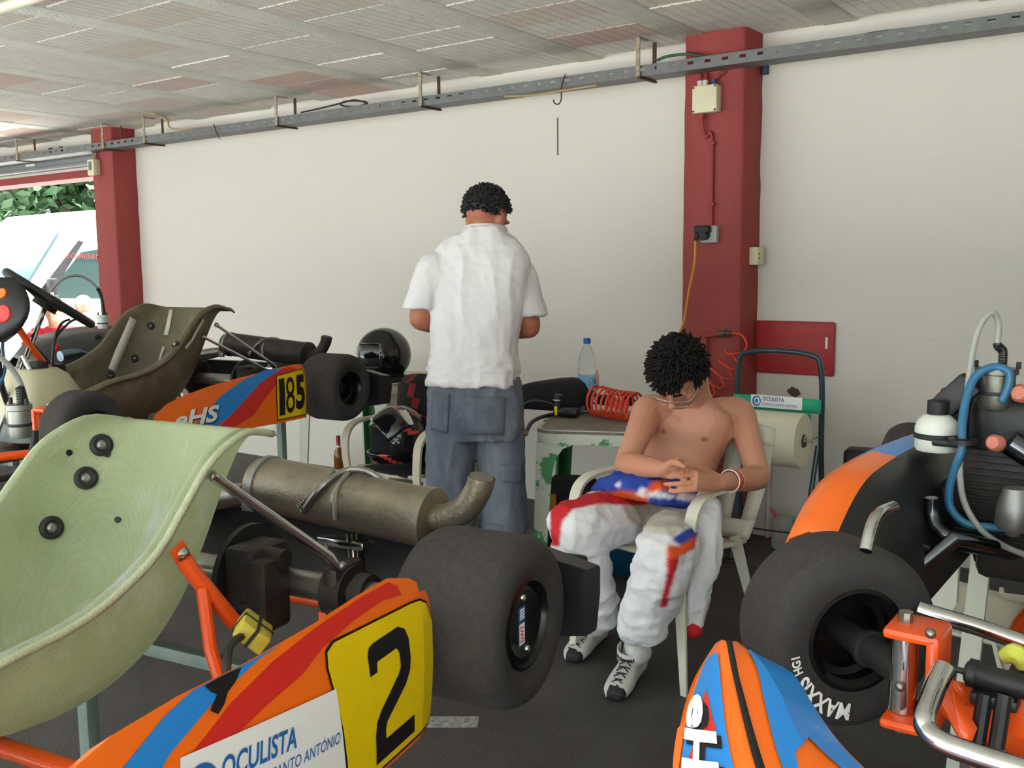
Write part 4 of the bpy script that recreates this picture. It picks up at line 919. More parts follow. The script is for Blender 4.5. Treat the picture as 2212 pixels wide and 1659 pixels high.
g = G(); g.tube([KP(2165, 1420, -1.0), KP(2190, 1412, -1.0), KP(2205, 1425, -1.0), KP(2208, 1445, -1.0)], [.008, .013, .012, .006], n=10, smooth=4); part('valve_tag', g, mat('lime_yellow', (214, 220, 90), rough=.5), KC)
# front fairing: outer right end, ridge groove, colours and lettering
rows_px = [((1548, 1392), (1562, 1384), (1574, 1388), (1590, 1388), (1594, 1393)),
           ((1522, 1432), (1548, 1420), (1580, 1418), (1616, 1410), (1632, 1420)),
           ((1500, 1472), (1540, 1462), (1588, 1462), (1650, 1450), (1712, 1462)),
           ((1483, 1520), (1530, 1512), (1600, 1512), (1680, 1502), (1752, 1522)),
           ((1470, 1572), (1525, 1568), (1614, 1568), (1705, 1562), (1790, 1578)),
           ((1461, 1620), (1524, 1620), (1628, 1620), (1735, 1618), (1828, 1624)),
           ((1457, 1675), (1524, 1675), (1645, 1675), (1765, 1675), (1876, 1672)),
           ((1460, 1780), (1535, 1780), (1682, 1780), (1830, 1785), (1980, 1770)),
           ((1480, 1900), (1570, 1900), (1730, 1900), (1900, 1900), (2100, 1880))]
dep = [1.19, 1.165, 1.14, 1.11, 1.08, 1.055, 1.03, .985, .94]
nose = []
for r_, d_ in zip(rows_px, dep):
    off = (.02, .0, -.012, .008, .045); nose.append([toK(KC, at(*q, d=d_+o_)) for q, o_ in zip(r_, off)])
NR, NCc = len(nose), 5
def Snose(u, v):
    """u across 0..4, v down the fairing 0..8"""
    u = min(max(u, 0), 3.9999); v = min(max(v, 0), NR-1.0001); i = int(v); k = int(u); a = v-i; b = u-k
    # smooth across the rows, straight between columns
    def row(i_):
        return nose[i_][k]*(1-b)+nose[i_][k+1]*b
    P = [row(max(i-1, 0)), row(i), row(i+1), row(min(i+2, NR-1))]
    return .5*((2*P[1])+(-P[0]+P[2])*a+(2*P[0]-5*P[1]+4*P[2]-P[3])*a*a+(-P[0]+3*P[1]-3*P[2]+P[3])*a**3)
Snose.side = -1
g = G(); g.grid([[Snose(u, v) for u in np.linspace(0, 4, 17)] for v in np.linspace(0, 8, 40)])
fr = part('front_fairing', g, m_or, KC, smooth=80, solid=.004, label='orange and blue front fairing end with white logo lettering')
def nd(name, pts, m, eps=.0018, cell=.25): return decal(name, *poly(pts), Snose, m, fr, eps=eps+.003, cell=cell)
nd('blue_field', [(.45, 1.0), (1.2, .9), (1.35, 1.8), (1.45, 3), (1.5, 5), (1.6, 7.9), (.2, 7.9), (.3, 5), (.35, 3)], m_bl)
nd('blue_field', [(2.9, 1.0), (3.9, 1.2), (3.9, 7.9), (3.55, 7.9), (3.5, 6), (3.2, 4.6), (2.75, 5.2), (2.6, 6.5), (2.5, 7.9), (2.35, 7.9), (2.4, 5), (2.55, 3)], m_bl)
nd('orange_flash', [(.02, 4.2), (.3, 3.8), (.25, 5.5), (.1, 7), (.02, 7)], m_or, .003)
nd('red_flash', [(.95, 2.6), (1.25, 4.2), (.9, 5.5), (.7, 7.9), (.1, 7.9), (.45, 5.8), (.75, 4.5)], m_rd, .0026)
nd('groove', [(1.93, .1), (2.06, .1), (2.06, 7.9), (1.93, 7.9)], m_bk, .0022)
def nose_text(s_, m, du, dv, bold, eps):
    V, Fc = text2d(s_, 1, bold, .1); V = fit2d(V, 0, 0, 4.6, .95); V = np.array([(.32+p[1]+du, 2.9+p[0]+dv) for p in V])
    decal('logo_lettering', V, Fc, Snose, m, fr, eps=eps, cell=.2)
nose_text('eHS', m_bk, .1, .16, .05, .0066); nose_text('eHS', m_wh, .0, 0, .045, .0078)
g = G(); rows = []
for x in np.linspace(-.40, .60, 13):
    e = .05*abs((x-.1)/.5)**4; yc = -1.45+e; rows.append([(x, yc+.16, -.13-e*.2), (x, yc+.06, -.12-e*.2), (x, yc-.02, -.15), (x, yc-.05, -.19), (x, yc-.03, -.23), (x, yc+.1, -.245)])
g.grid(rows, mif=lambda i, k: 1 if (i+k) % 5 == 2 else 0); part('nose_section', g, [m_or, m_bl], KC, smooth=60, solid=.004)
stand(KCO, 0, KCO[2]-.133, 'steel stand under the kart seen nose first', wdt=.62, m=mat('dark_stand', (70, 72, 74), rough=.5))
# ------------------------------------------------------------------ furniture and things around the wall
m_chair = mat('white_chair_plastic', (214, 212, 196), rough=.42, var=(5, .25), col2=(192, 188, 168))
m_chairb = mat('beige_chair_plastic', (198, 188, 166), rough=.45, var=(6, .35), col2=(172, 162, 142))
def chair(label, loc, rz, m, group=None):
    """moulded garden armchair, faces local -y"""
    t = thing('plastic_chair', label, 'chair', loc, rz, group)
    g = G(); rows = []
    for y in np.linspace(-.23, .22, 9):
        k = (y+.23)/.45; w = .235-.035*k; z = .425-.03*k+.012*math.cos(k*PI); rows.append([(w*u, y-(.015*(1-u*u) if y < -.2 else 0), z+.014*u*u) for u in np.linspace(-1, 1, 9)])
    g.grid(rows); st = part('seat', g, m, t, smooth=60, solid=.012)
    # backrest: frame with vertical slats
    def bp(u, v):  # u -1..1 across, v 0..1 up
        w = .20+.045*math.sin(v*PI*.75); return np.array((w*u, .20+.13*v-.045*(1-u*u)*(.4+.6*v)+.03, .40+.43*v-.03*(u*u)*max(0, v-.7)/.3))
    bt = []
    g = G(); g.grid([[bp(u, v) for u in np.linspace(-1, 1, 13)] for v in np.linspace(.80, 1, 5)]); g.grid([[bp(u, v) for u in np.linspace(-1, 1, 13)] for v in np.linspace(0, .16, 4)])
    for u0, u1 in ((-1, -.72), (-.48, -.16), (.16, .48), (.72, 1)):
        g.grid([[bp(u, v) for u in np.linspace(u0, u1, 3)] for v in np.linspace(.16, .80, 9)])
    part('backrest', g, m, t, smooth=60, solid=.011)
    for s in (-1, 1):
        # arm: broad strap curving from the front leg up and back to the backrest
        path = catmull([(s*.27, -.25, .40), (s*.285, -.262, .50), (s*.29, -.25, .60), (s*.29, -.19, .648), (s*.288, -.05, .655), (s*.275, .1, .655), (s*.245, .235, .665)], 5)
        g = G(); rows = []
        for i, p in enumerate(path):
            d = path[min(i+1, len(path)-1)]-path[max(i-1, 0)]; d /= np.linalg.norm(d); nrm = np.cross(d, (s, 0, 0)); w = .026; tk = .006
            a = np.array((w, 0, 0)); q = nrm*tk
            rows.append([p-a-q, p+a-q, p+a+q+np.array((0, 0, 0)), p-a+q])
        g.grid(rows, closeu=True); g.add(rows[0], [(0, 1, 2, 3)]); g.add(rows[-1], [(3, 2, 1, 0)]); part('armrest', g, m, t, smooth=40)
        for fy, top, ty_ in ((-.27, .42, -.25), (.27, .42, .17)):
            g = G(); L0 = np.array((s*(.29 if fy < 0 else .26), fy, 0)); L1 = np.array((s*(.262 if fy < 0 else .205), ty_, top)); rows = []
            for k in range(5):
                f = k/4; p = L0*(1-f)+L1*f; w = .02+.022*f; rows.append([p+(-w*s, -w*.6, 0), p+(w*.35*s, -w*.6, 0), p+(w*.35*s, -w*.6+.010, 0), p+(-w*s+.008*s, -w*.6+.012, 0), p+(-w*s+.008*s, w, 0), p+(-w*s, w, 0)])
            g.grid(rows, closeu=True); g.add(rows[0], [tuple(range(6))]); g.add(rows[-1], [tuple(range(5, -1, -1))]); part('leg', g, m, t, smooth=0)
    return t
m_tw = mat('white_over_green', (200, 204, 190), rough=.5, var=(7, 1.0), col2=(64, 140, 84))
_r = [n for n in m_tw.node_tree.nodes if n.type == 'VALTORGB'][0]; _r.color_ramp.elements[0].position = .54; _r.color_ramp.elements[1].position = .57
m_tw2 = mat('faded_pale_green', (196, 196, 176), rough=.5, var=(4, .5), col2=(170, 184, 158))
m_tgreen = mat('green_table_plastic', (44, 108, 62), rough=.45)
m_ttop = mat('dirty_table_top', (142, 134, 120), rough=.6, var=(9, .7), col2=(104, 96, 86))
def table(label, loc, rz, h, w, l, m, mi, mt):
    t = thing('plastic_table', label, 'table', loc, rz)
    def rr(w, l, r, n=6): return [(sx*(w/2-r)+r*math.cos(a), sy*(l/2-r)+r*math.sin(a)) for sx, sy, a0 in ((1, 1, 0), (-1, 1, PI/2), (-1, -1, PI), (1, -1, 1.5*PI)) for a in np.linspace(a0, a0+PI/2, n)]
    g = G(); g.prism(rr(w, l, .09), h-.012, h); tp = part('table_top', g, mt, t, smooth=30)
    g = G(); o = rr(w, l, .09); i_ = rr(w-.02, l-.02, .085); n = len(o); rows = [[(p[0], p[1], z) for p in o] for z in (h+.004, h-.055)]+[[(p[0], p[1], z) for p in i_] for z in (h-.055, h-.012)]
    g.grid(rows, closeu=True); g.add([(p[0], p[1], h+.004) for p in o]+[(p[0], p[1], h) for p in rr(w-.03, l-.03, .08)], [(k, (k+1) % n, n+(k+1) % n, n+k) for k in range(n)]); part('rim', g, m, tp, smooth=40)
    for sx in (-1, 1):
        for sy in (-1, 1):
            g = G(); rows = []
            for k, (z, ww) in enumerate(((0, .05), (.25, .058), (.5, .068), (h-.12, .08), (h-.075, .11), (h-.05, .17))):
                f = z/h; x = sx*(w/2-.012+.02*(1-f)); y = sy*(l/2-.012+.02*(1-f)); rows.append([(x, y, z), (x-sx*ww, y, z), (x-sx*ww, y-sy*.01, z), (x-sx*.012, y-sy*.012, z), (x-sx*.012, y-sy*ww, z), (x, y-sy*ww, z)])
            g.grid(rows, closeu=True, mif=lambda i, k: 1 if k in (2, 3) else 0); g.add(rows[0], [tuple(range(6))]); part('leg', g, [m, mi], t, smooth=0)
    return t
# table at the back, turned a little
TH = .68; FLc = at(1152, 930, Z=TH); tr_ = math.radians(24); ux = np.array((math.cos(tr_), math.sin(tr_), 0)); uy = np.array((-math.sin(tr_), math.cos(tr_), 0)); tw_, tl_ = .64, .60
tc_ = FLc+ux*tw_/2+uy*tl_/2
table('plastic table with chipped white paint over green, behind the seated driver', (tc_[0], tc_[1], 0), tr_, TH, tw_, tl_, m_tw, m_tgreen, m_ttop)
# small table at the left carrying the black helmet
p = at(835, 822, Z=.70); p2 = at(800, 822, Z=.70)
table('small pale plastic table holding the glossy black helmet', (-3.86, 4.02, 0), .1, .735, .62, .62, m_tw2, m_tgreen, m_tw2)
# water bottle
def tpt(px, py): return at(px, py, Z=TH)
m_pet = mat('clear_pet', (232, 240, 244), rough=.06, trans=.92, ior=1.2, alpha=.55)
c = tpt(1268, 882); t = thing('water_bottle', 'clear plastic water bottle with blue cap on the table', 'bottle', (c[0], c[1], TH+.002))
z1 = at(1268, 730, d=np.dot(c-CP, CF))[2]-TH; s_ = z1/.315
pr = [(0, 0), (.035, 0), (.041, .008), (.042, .03), (.039, .036), (.042, .042), (.042, .15), (.039, .156), (.042, .162), (.042, .178), (.038, .184), (.042, .19), (.041, .205), (.034, .24), (.02, .275), (.0145, .285), (.0145, .295)]
g = G(); g.lathe([(r*s_, z*s_) for r, z in pr], n=28); bt = part('bottle_body', g, m_pet, t, smooth=50)
g = G(); g.lathe([(.0165*s_, .29*s_), (.0165*s_, .311*s_), (.015*s_, .315*s_), (0, .315*s_)], n=18); part('cap', g, mat('blue_cap', (30, 88, 196), rough=.4), t)
g = G(); g.lathe([(.0430*s_, .055*s_), (.0430*s_, .085*s_), (.0430*s_, .145*s_)], n=28, mis=[1, 0, 0]); lb = part('paper_label', g, [mat('label_blue', (128, 178, 214), rough=.5), mat('label_forest', (58, 60, 50), rough=.6)], bt, smooth=60, label='blue and dark label with white lettering')
def Slab(u, v):
    a = -.7*PI-.62+u/(.0436*s_); return np.array((.0436*s_*math.cos(a), .0436*s_*math.sin(a), v))
Slab.side = 1
V, Fc = text2d('Fastio', 1, .03); V = fit2d(V, .0, .078*s_, .052, .03*s_); decal('lettering', V, Fc, Slab, m_wh, bt, eps=.0006, cell=.01)
# black bag on the table
def blob(name, label, cat, loc, rz, m, rows, sub=2, **k):
    t = thing(name, label, cat, loc, rz, **k); return t
c = tpt(1175, 893); t = thing('black_bag', 'soft black cloth bag slumped on the table', 'bag', (c[0]-.03, c[1]+.10, TH+.003), tr_)
g = G(); rows = []
for k, (x, h, y0, y1) in enumerate(((-.20, .03, -.02, .08), (-.19, .10, -.08, .12), (-.10, .125, -.11, .14), (0, .135, -.11, .14), (.1, .15, -.1, .14), (.165, .13, -.07, .12), (.185, .05, -.03, .08))):
    rows.append([(x, (y0+y1)/2+(y1-y0)/2*math.copysign(abs(math.cos(a))**.6, math.cos(a)), h/2+h/2*math.copysign(abs(math.sin(a))**.6, math.sin(a))+.006*math.sin(3*a+k)) for a in np.linspace(0, 2*PI, 21)[:-1]])
g.grid(rows, closeu=True); g.add(rows[0], [tuple(range(20))]); g.add(rows[-1], [tuple(range(19, -1, -1))])
part('bag_body', g, mat('black_cloth', (26, 25, 28), rough=.9, bump=(50, .4)), t, smooth=180, sub=1)
g = G(); g.tube([(-.12, -.115, .03), (-.06, -.13, .06), (.02, -.13, .05), (.06, -.125, .02)], .004, n=6, smooth=5); part('strap', g, mat('grey_webbing', (78, 76, 78), rough=.9), t)
# grinder-like tool with yellow band, air gun and hose, second coil, charger
c = tpt(1205, 901); t = thing('hand_tool', 'small black tool with yellow stripe lying by the bag', 'tool', (c[0], c[1], TH+.002), .3)
g = G(); g.tube([(-.005, 0, .01), (0, 0, .055)], .018, n=14); g.tube([(0, 0, .05), (.004, .0, .10)], [.018, .02], n=14); g.box((.05, 0, .022), (.09, .05, .04), bev=.012); part('body', g, m_plast, t)
g = G(); g.box((-.004, -.0175, .028), (.012, .004, .04)); part('yellow_band', g, m_yl, t); g = G(); g.lathe([(.019, .074), (.0205, .074), (.0205, .078), (.019, .078)], n=16, closed=True); part('ring', g, m_wh, t)
a0 = tpt(1138, 935)+(0, 0, .01); P = [at(1137, 935, Z=TH-.01)-uy*.02, tpt(1150, 917)+(0, 0, .012), tpt(1180, 904)+(0, 0, .012), tpt(1220, 899)+(0, 0, .012), tpt(1252, 897)+(0, 0, .012)]
t = thing('air_gun', 'grey air gun with black hose resting across the table', 'air gun', tuple(P[3]-(0, 0, .012)))
o_ = np.array(t.location); g = G(); g.tube([p-o_ for p in P], .0085, n=10, smooth=6); part('hose', g, m_rub, t)
g = G(); b1 = tpt(1255, 896)+(0, 0, .014)-o_; b2 = tpt(1276, 868)+(0, 0, .06)-o_; g.tube([b1, b2], [.013, .016], n=10); g.tube([b1, b1+ux*.06+(0, 0, .004)], .008, n=10); g.tube([b1*.5+b2*.5, b1*.5+b2*.5+ux*.05-(0, 0, .02)], .005, n=8); part('gun_body', g, mat('gun_grey', (96, 92, 86), rough=.4, metal=.6), t)
g = G(); g.ball(P[0]-o_, .012, n=10); part('brass_fitting', g, mat('brass', (170, 140, 80), rough=.35, metal=.9), t)
c0 = tpt(1290, 900)+(0, 0, .075); c1 = tpt(1372, 912)+(0, 0, .06)
pts = [b2+o_, tpt(1282, 860)+(0, 0, .09), tpt(1290, 850)+(0, 0, .12)]+coil(c0, c1, .066, 8.5, (0, 0, 1), .1, n=16)+[tpt(1400, 915)+(0, 0, .02)]
pts = [np.array((p[0], p[1], max(p[2], TH+.011))) for p in pts]
cable(pts, .0055, m_hose, 'orange coiled air hose heaped on the table', 'coiled_hose', 'hose', sm=2)
c = tpt(1345, 880); t = thing('power_adapter', 'black plug adapter with cord standing behind the orange hose', 'adapter', (c[0], c[1]+.05, TH+.002), .4)
g = G(); g.box((0, 0, .035), (.06, .05, .07), bev=.012); g.box((-.10, -.03, .03), (.09, .05, .05), bev=.015); part('body', g, m_plast, t); g = G(); g.tube([(.02, 0, .03), (.08, .0, .015), (.14, -.02, .007)], .005, n=8, smooth=4); part('cord', g, m_rub, t)
# things under the table: blue crate with dark cloth, dark bag, yellow tool box
c = at(1265, 1060, Z=.12); t = thing('blue_tub', 'blue plastic tub under the table', 'tub', (-2.03, 3.80, 0), tr_)
g = G(); rows = []
for z, w, l in ((0.0, .17, .13), (.26, .2, .15), (.265, .212, .162), (.255, .212, .162)): rows.append([(sx*w, sy*l, z) for sx, sy in ((-1, -1), (1, -1), (1, 1), (-1, 1))])
g.grid(rows, closeu=True); g.add(rows[0], [(0, 1, 2, 3)]); part('tub_body', g, mat('blue_tub_plastic', (28, 78, 106), rough=.4), t, smooth=20, solid=.004)
o_ = t.location; t = thing('dark_cloths', 'dark crumpled cloths heaped in the blue tub', 'cloth', (o_[0], o_[1], .02), tr_)
for x, y, r_, hh in ((-.07, -.01, .115, .30), (.09, .0, .10, .25)):
    g = G(); bm = bmesh.new(); bmesh.ops.create_icosphere(bm, subdivisions=3, radius=1)
    for v in bm.verts: f = 1+.16*math.sin(v.co.x*5+v.co.y*4)+.12*math.sin(v.co.z*7+x*40+v.co.y*3); v.co = Vector((x+v.co.x*r_*f, y+v.co.y*r_*f, max(0.0, hh*.5+v.co.z*hh*.5*f)))
    g.bm(bm); part('cloth', g, mat('dark_brown_cloth', (52, 46, 44), rough=.9), t, smooth=180)
c = at(1185, 1080, Z=.1); t = thing('duffel_bag', 'dark bag with yellow patch standing on the floor between the table legs', 'bag', (-2.235, 3.52, 0), .4)
g = G(); bm = bmesh.new(); bmesh.ops.create_cube(bm, size=1); bmesh.ops.subdivide_edges(bm, edges=bm.edges[:], cuts=4, use_grid_fill=True)
for v in bm.verts: q = v.co; l = q.length; k = .62/max(l, .3); v.co = Vector((q.x*.22*(1+.25*(k-1)), q.y*.18*(1+.25*(k-1)), (q.z+.5)*.44))
g.bm(bm); part('bag_body', g, mat('black_cloth', (26, 25, 28), rough=.9, bump=(50, .4)), t, smooth=180, sub=1)
g = G(); g.box((-.08, -.095, .33), (.06, .02, .12), bev=.01); part('patch', g, mat('ochre_cloth', (176, 122, 40), rough=.8), t)
# left side: beige chair with red-black helmet and suit, black helmet, bottle
lc = (-2.91, 3.36)
ch = chair('beige plastic armchair loaded with a racing helmet and black jacket', (lc[0]-.03, lc[1], 0), -.09, m_chairb); ch.scale = (.82, 1, 1)
def helmet(name, label, loc, rz, R_, ms, visor_open=False, tilt=0, stripes_=None):
    """full-face helmet looking along local -y"""
    t = thing(name, label, 'helmet', loc, rz); e = t
    def hp(th, ph):  # th azimuth from front, ph elevation
        x = math.sin(th)*math.cos(ph); y = -math.cos(th)*math.cos(ph); z = math.sin(ph)
        lx_, ly_, lz_ = .84*R_, 1.0*R_, .98*R_
        chin = max(0, -z-.12)*max(0, -y); k = 1-.10*max(0, -z-.3)
        return np.array((x*lx_*k, y*ly_*(1+.25*chin)+.0, z*lz_*(1-.05*max(0, -z))+R_*.80))
    def inop(th, ph): return abs(th) < 1.15 and -.35 < ph < .40
    g = G(); n, m_ = 48, 26; rows = []
    phs = np.linspace(-.98, PI/2-.02, m_)
    for ph in phs: rows.append([hp(th, ph) for th in np.linspace(-PI, PI, n+1)[:-1]])
    ths = np.linspace(-PI, PI, n+1)
    o = len(g.v); g.add([p for r in rows for p in r], [])
    for i in range(m_-1):
        for k in range(n):
            th = (ths[k]+ths[k+1])/2; ph = (phs[i]+phs[i+1])/2
            if inop(th, ph): continue
            mi = stripes_(th, ph) if stripes_ else 0
            g.f.append((o+i*n+k, o+i*n+(k+1) % n, o+(i+1)*n+(k+1) % n, o+(i+1)*n+k)); g.mi.append(mi)
    g.add([rows[-1][k] for k in range(n)], [tuple(range(n))])
    part('shell', g, ms, t, smooth=60, solid=.008)
    g = G(); lin = [[hp(th, ph)*np.array((.9, .9, 1))+np.array((0, .0, 0)) for th in np.linspace(-PI, PI, 33)[:-1]] for ph in np.linspace(-.9, PI/2-.05, 10)]
    g.grid(lin, closeu=True); part('lining', g, mat('black_foam', (18, 18, 19), rough=.95), t, smooth=80)
    g = G(); off = 1.012
    ctr = np.array((0, 0, R_*.8)); rows = []
    for ph in np.linspace(-.36, .46, 9):
        r_ = []
        for th in np.linspace(-1.28, 1.28, 25):
            p = (hp(th, ph)-ctr)*off; 
            if visor_open: a = -.95; p = np.array((p[0]*1.03, p[1]*math.cos(a)-p[2]*math.sin(a), p[1]*math.sin(a)+p[2]*math.cos(a)))*1.03
            r_.append(p+ctr)
        rows.append(r_)
    g.grid(rows); part('visor', g, mat('smoked_visor', (24, 25, 28), rough=.08, coat=.6), t, smooth=80, solid=.003)
    for s in (-1, 1): g = G(); g.lathe([(0, .012), (.018, .01), (.024, 0)], n=16, X=frame((s, -.2, .1), None, hp(s*1.35, .05))); part('visor_pivot', g, ms[0] if isinstance(ms, list) else ms, t)
    g = G(); g.lathe([(R_*.62, .0), (R_*.72, .0), (R_*.74, .02), (R_*.66, .03)], n=32, X=Matrix.Diagonal((.86, 1, 1, 1)), closed=True); part('neck_roll', g, mat('black_foam', (18, 18, 19), rough=.95), t)
    return t, hp
m_hb = mat('gloss_black', (20, 20, 22), rough=.15, coat=.6)
hpos = at(826, 812, Z=.715); hl = (-3.71, 3.93)
t, hp = helmet('racing_helmet', 'glossy black full-face helmet standing on the small table', (hl[0], hl[1], .755), -.55, .148, m_hb)
Sh = lambda u, v: hp(u/.14, v/.14)*1.0+np.array((0, 0, 0))
def Sh(u, v): return (hp(u/.13, v/.13)-np.array((0, 0, .12)))*1.035+np.array((0, 0, .12))
V, Fc = text2d('PEREIRA', 1, .01); V = fit2d(V, .02, -.10, .07, .014); decal('lettering', V, Fc, Sh, m_wh, t, eps=.002)
g = G(); bm = bmesh.new(); bmesh.ops.create_cube(bm, size=1); bmesh.ops.subdivide_edges(bm, edges=bm.edges[:], cuts=3, use_grid_fill=True)
# helmet bag cloth under it
for v in bm.verts: v.co = Vector((v.co.x*.30*(1+.1*math.sin(v.co.y*9)), v.co.y*.26, (v.co.z+.5)*.012))
g.bm(bm); t2 = thing('helmet_cloth', 'flat black cloth under the glossy black helmet', 'cloth', (hl[0]+.02, hl[1]+.01, .7405), -.3); part('cloth', g, mat('black_cloth', (26, 25, 28), rough=.9, bump=(50, .4)), t2, smooth=60)
g = G(); g.tube([(0, 0, 0), (0, 0, .05), (.0, .01, .09)], [.03, .032, .018], n=12); g.tube([(0, 0, .08), (-.02, -.01, .10)], [.012, .02], n=10); c = at(752, 790, Z=.72)
t2 = thing('spray_bottle', 'small red bottle beside the glossy black helmet', 'bottle', (-3.98, 3.84, .7395)); part('bottle_body', g, m_rd, t2)
m_hw = mat('helmet_white', (206, 200, 184), rough=.3, coat=.4); m_ho = mat('helmet_red', (176, 52, 36), rough=.3, coat=.4)
def hs(th, ph):
    if ph < -.4: return 2 if (math.sin(th*6+ph*9) > .55) else (1 if abs(th) > 1.6 and ph < -.75 else 0)
    if ph > .5 and -.2 < th < 1.9 and ph < 1.15: return 1
    if ph > .2 and math.sin(th*3+ph*8) > .85: return 2
    return 0
t, hp2 = helmet('racing_helmet', 'black helmet with red flames and raised visor on the beige chair', (lc[0]-.10, lc[1]-.08, .454), -.70, .15, [m_hb, m_hw, m_ho], visor_open=True, stripes_=hs)
V2 = [(-.03, -.102), (.0, -.085), (.035, -.102), (.0, -.118)]
def Sh2(u, v): return (hp2(u/.13, v/.13)-np.array((0, 0, .126)))*1.04+np.array((0, 0, .126))
decal('air_vent', *poly(V2), Sh2, m_hw, t, eps=.003, cell=.02)
t2 = thing('race_jacket', 'black and red race jacket thrown over the beige chair back', 'jacket', (lc[0]-.08, lc[1]+.20, -.05), -.09)
g = G(); rows = []
for i, v in enumerate(np.linspace(0, 1, 12)):
    rows.append([(-.22+.46*u+.012*math.sin(v*9+u*5), (-.06-.13*(1-v)**1.6 if v < .62 else -.06+.16*(v-.62)/.38)+.018*math.sin(u*11+v*4)+.02, .45+.43*min(1, v/.62)-.30*max(0, (v-.62)/.38)+.02*math.sin(u*6)) for u in np.linspace(0, 1, 14)])
g.grid(rows, mif=lambda i, k: 1 if (i+k) % 6 == 2 and i > 2 else 0); part('jacket_cloth', g, [mat('black_cloth', (26, 25, 28), rough=.9, bump=(50, .4)), mat('dark_red_cloth', (130, 30, 40), rough=.85)], t2, smooth=180, solid=.012)
g = G(); g.box((lc[0]-.05, lc[1]-.1, .446), (.32, .28, .012), bev=.005, rot=-.09); tag(part('seat_cloth', g, mat('black_cloth', (26, 25, 28), rough=.9, bump=(50, .4))), 'black cloth spread on the beige chair seat under the helmet', 'cloth')
c = at(731, 1000, Z=0); t = thing('beer_bottle', 'brown glass beer bottle with red neck foil on the floor by the wall', 'bottle', (-4.80, 4.45, 0)); c_ = at(730, 955, Y=4.45); zt = c_[2]
zt = .27; t.location = (at(731, 960, Y=4.45)[0], 4.45, 0)
g = G(); g.lathe([(0, 0), (.03, 0), (.032, .006), (.032, .13), (.026, .16), (.015, .19), (.013, .24), (.013, .25)], n=24); part('bottle_body', g, mat('brown_glass', (120, 66, 18), rough=.08, coat=.5), t, smooth=50)
g = G(); g.lathe([(.0145, .195), (.0138, .235), (.0145, .25), (.0145, .262), (0, .263)], n=20); part('foil', g, mat('red_foil', (150, 26, 34), rough=.4), t); g = G(); g.lathe([(.0165, .183), (.0158, .196)], n=20); part('neck_label', g, m_wh, t)
g = G(); g.prism([(-.10, -.09), (.10, -.08), (.11, .08), (-.07, .09)], 0, .05); p = at(755, 985, Y=4.2); tag(part('grey_mat', g, mat('slate_grey', (78, 82, 90), rough=.7)), 'slate grey folded mat lying behind the exhaust by the wall', 'mat'); bpy.data.objects['grey_mat'].location = (p[0], 4.1, 0)
# paper roll stand in front of the pillar
m_btube = mat('blue_black_tube', (38, 60, 68), rough=.35, coat=.3)
sx0 = at(1590, 900, Y=4.2)[0]; sx1 = at(1768, 900, Y=4.2)[0]
t = thing('paper_roll_stand', 'dark blue tubular stand with green sash holding a paper roll', 'stand', ((sx0+sx1)/2, 4.2, 0)); hw = (sx1-sx0)/2; zt = at(1680, 762, Y=4.22)[2]
g = G(); g.tube([(-hw-.01, -.22, .012), (-hw-.01, .05, .012), (-hw-.005, .1, .06), (-hw, .05, .5), (-hw, .02, zt-.08), (-hw+.06, .015, zt), (hw-.06, .015, zt), (hw, .02, zt-.08), (hw, .05, .5), (hw+.005, .1, .06), (hw+.01, .05, .012), (hw+.01, -.22, .012)], .0125, n=12, smooth=7); part('tube_frame', g, m_btube, t, smooth=180)
g = G(); g.tube([(hw-.012, .04, .55), (hw-.03, -.10, .02)], .011, n=10); g.tube([(-hw+.012, .04, .55), (-hw+.03, -.10, .02)], .011, n=10); parts('strut', g, m_btube, t)
g = G(); g.tube([(-hw, -.15, .02), (hw, -.15, .02)], .005, n=8); part('floor_bar', g, m_dsteel, t)
zs0 = at(1700, 858, Y=4.2)[2]; zs1 = at(1700, 888, Y=4.2)[2]
g = G(); rows = [[(x, -.006+.02*abs(x/hw)**8*0, z) for x in np.linspace(-hw-.012, hw+.012, 13)] for z in (zs0, zs0*.5+zs1*.5, zs1)]
g.grid(rows); g.grid([[(x, -.02, z) for x in np.linspace(-hw, hw*.86, 9)] for z in (zs1, zs1-.035)]); m_sash = mat('green_sash', (44, 168, 128), rough=.8); sa = part('sash', g, m_sash, t, smooth=60, solid=.006)
Ss = lambda u, v: np.array((u, -.0095, v))
Ss.side = -1
xa, xb = at(1622, 870, Y=4.19)[0]-t.location[0], at(1733, 870, Y=4.19)[0]-t.location[0]; za, zb = at(1700, 884, Y=4.19)[2], at(1700, 857, Y=4.19)[2]
def Ssash(u, v): return np.array((u, -.0095, v))
Ssash.side = 1
decal('sponsor_sticker', *poly([(xa, za), (xb, za), (xb, zb), (xa, zb)]), Ssash, m_wh, sa, eps=.001, label='white optician sticker')
V, Fc = text2d('OCULISTA', 1, .02); V = fit2d(V, xa+.055, za+.031, .10, .018); decal('lettering', V, Fc, Ssash, m_navy, sa, eps=.002)
V, Fc = text2d('PORTAS DE SANTO ANTÓNIO', 1, .0); V = fit2d(V, xa+.055, za+.010, .16, .014); decal('lettering', V, Fc, Ssash, m_navy, sa, eps=.002)
cxr, czr = xa+.027, (za+zb)/2; Vr = np.array([(cxr+.02*math.cos(a), czr+.024*math.sin(a)) for a in np.linspace(0, 2*PI, 25)[:-1]]+[(cxr+.002+.014*math.cos(a), czr+.017*math.sin(a)) for a in np.linspace(0, 2*PI, 25)[:-1]])
decal('emblem', Vr, [(i, (i+1) % 24, 24+(i+1) % 24, 24+i) for i in range(24)], Ssash, m_navy, sa, eps=.002); decal('emblem', *poly([(cxr+.008*math.cos(a), czr+.010*math.sin(a)) for a in np.linspace(0, 2*PI, 16)[:-1]]), Ssash, m_bl, sa, eps=.002)
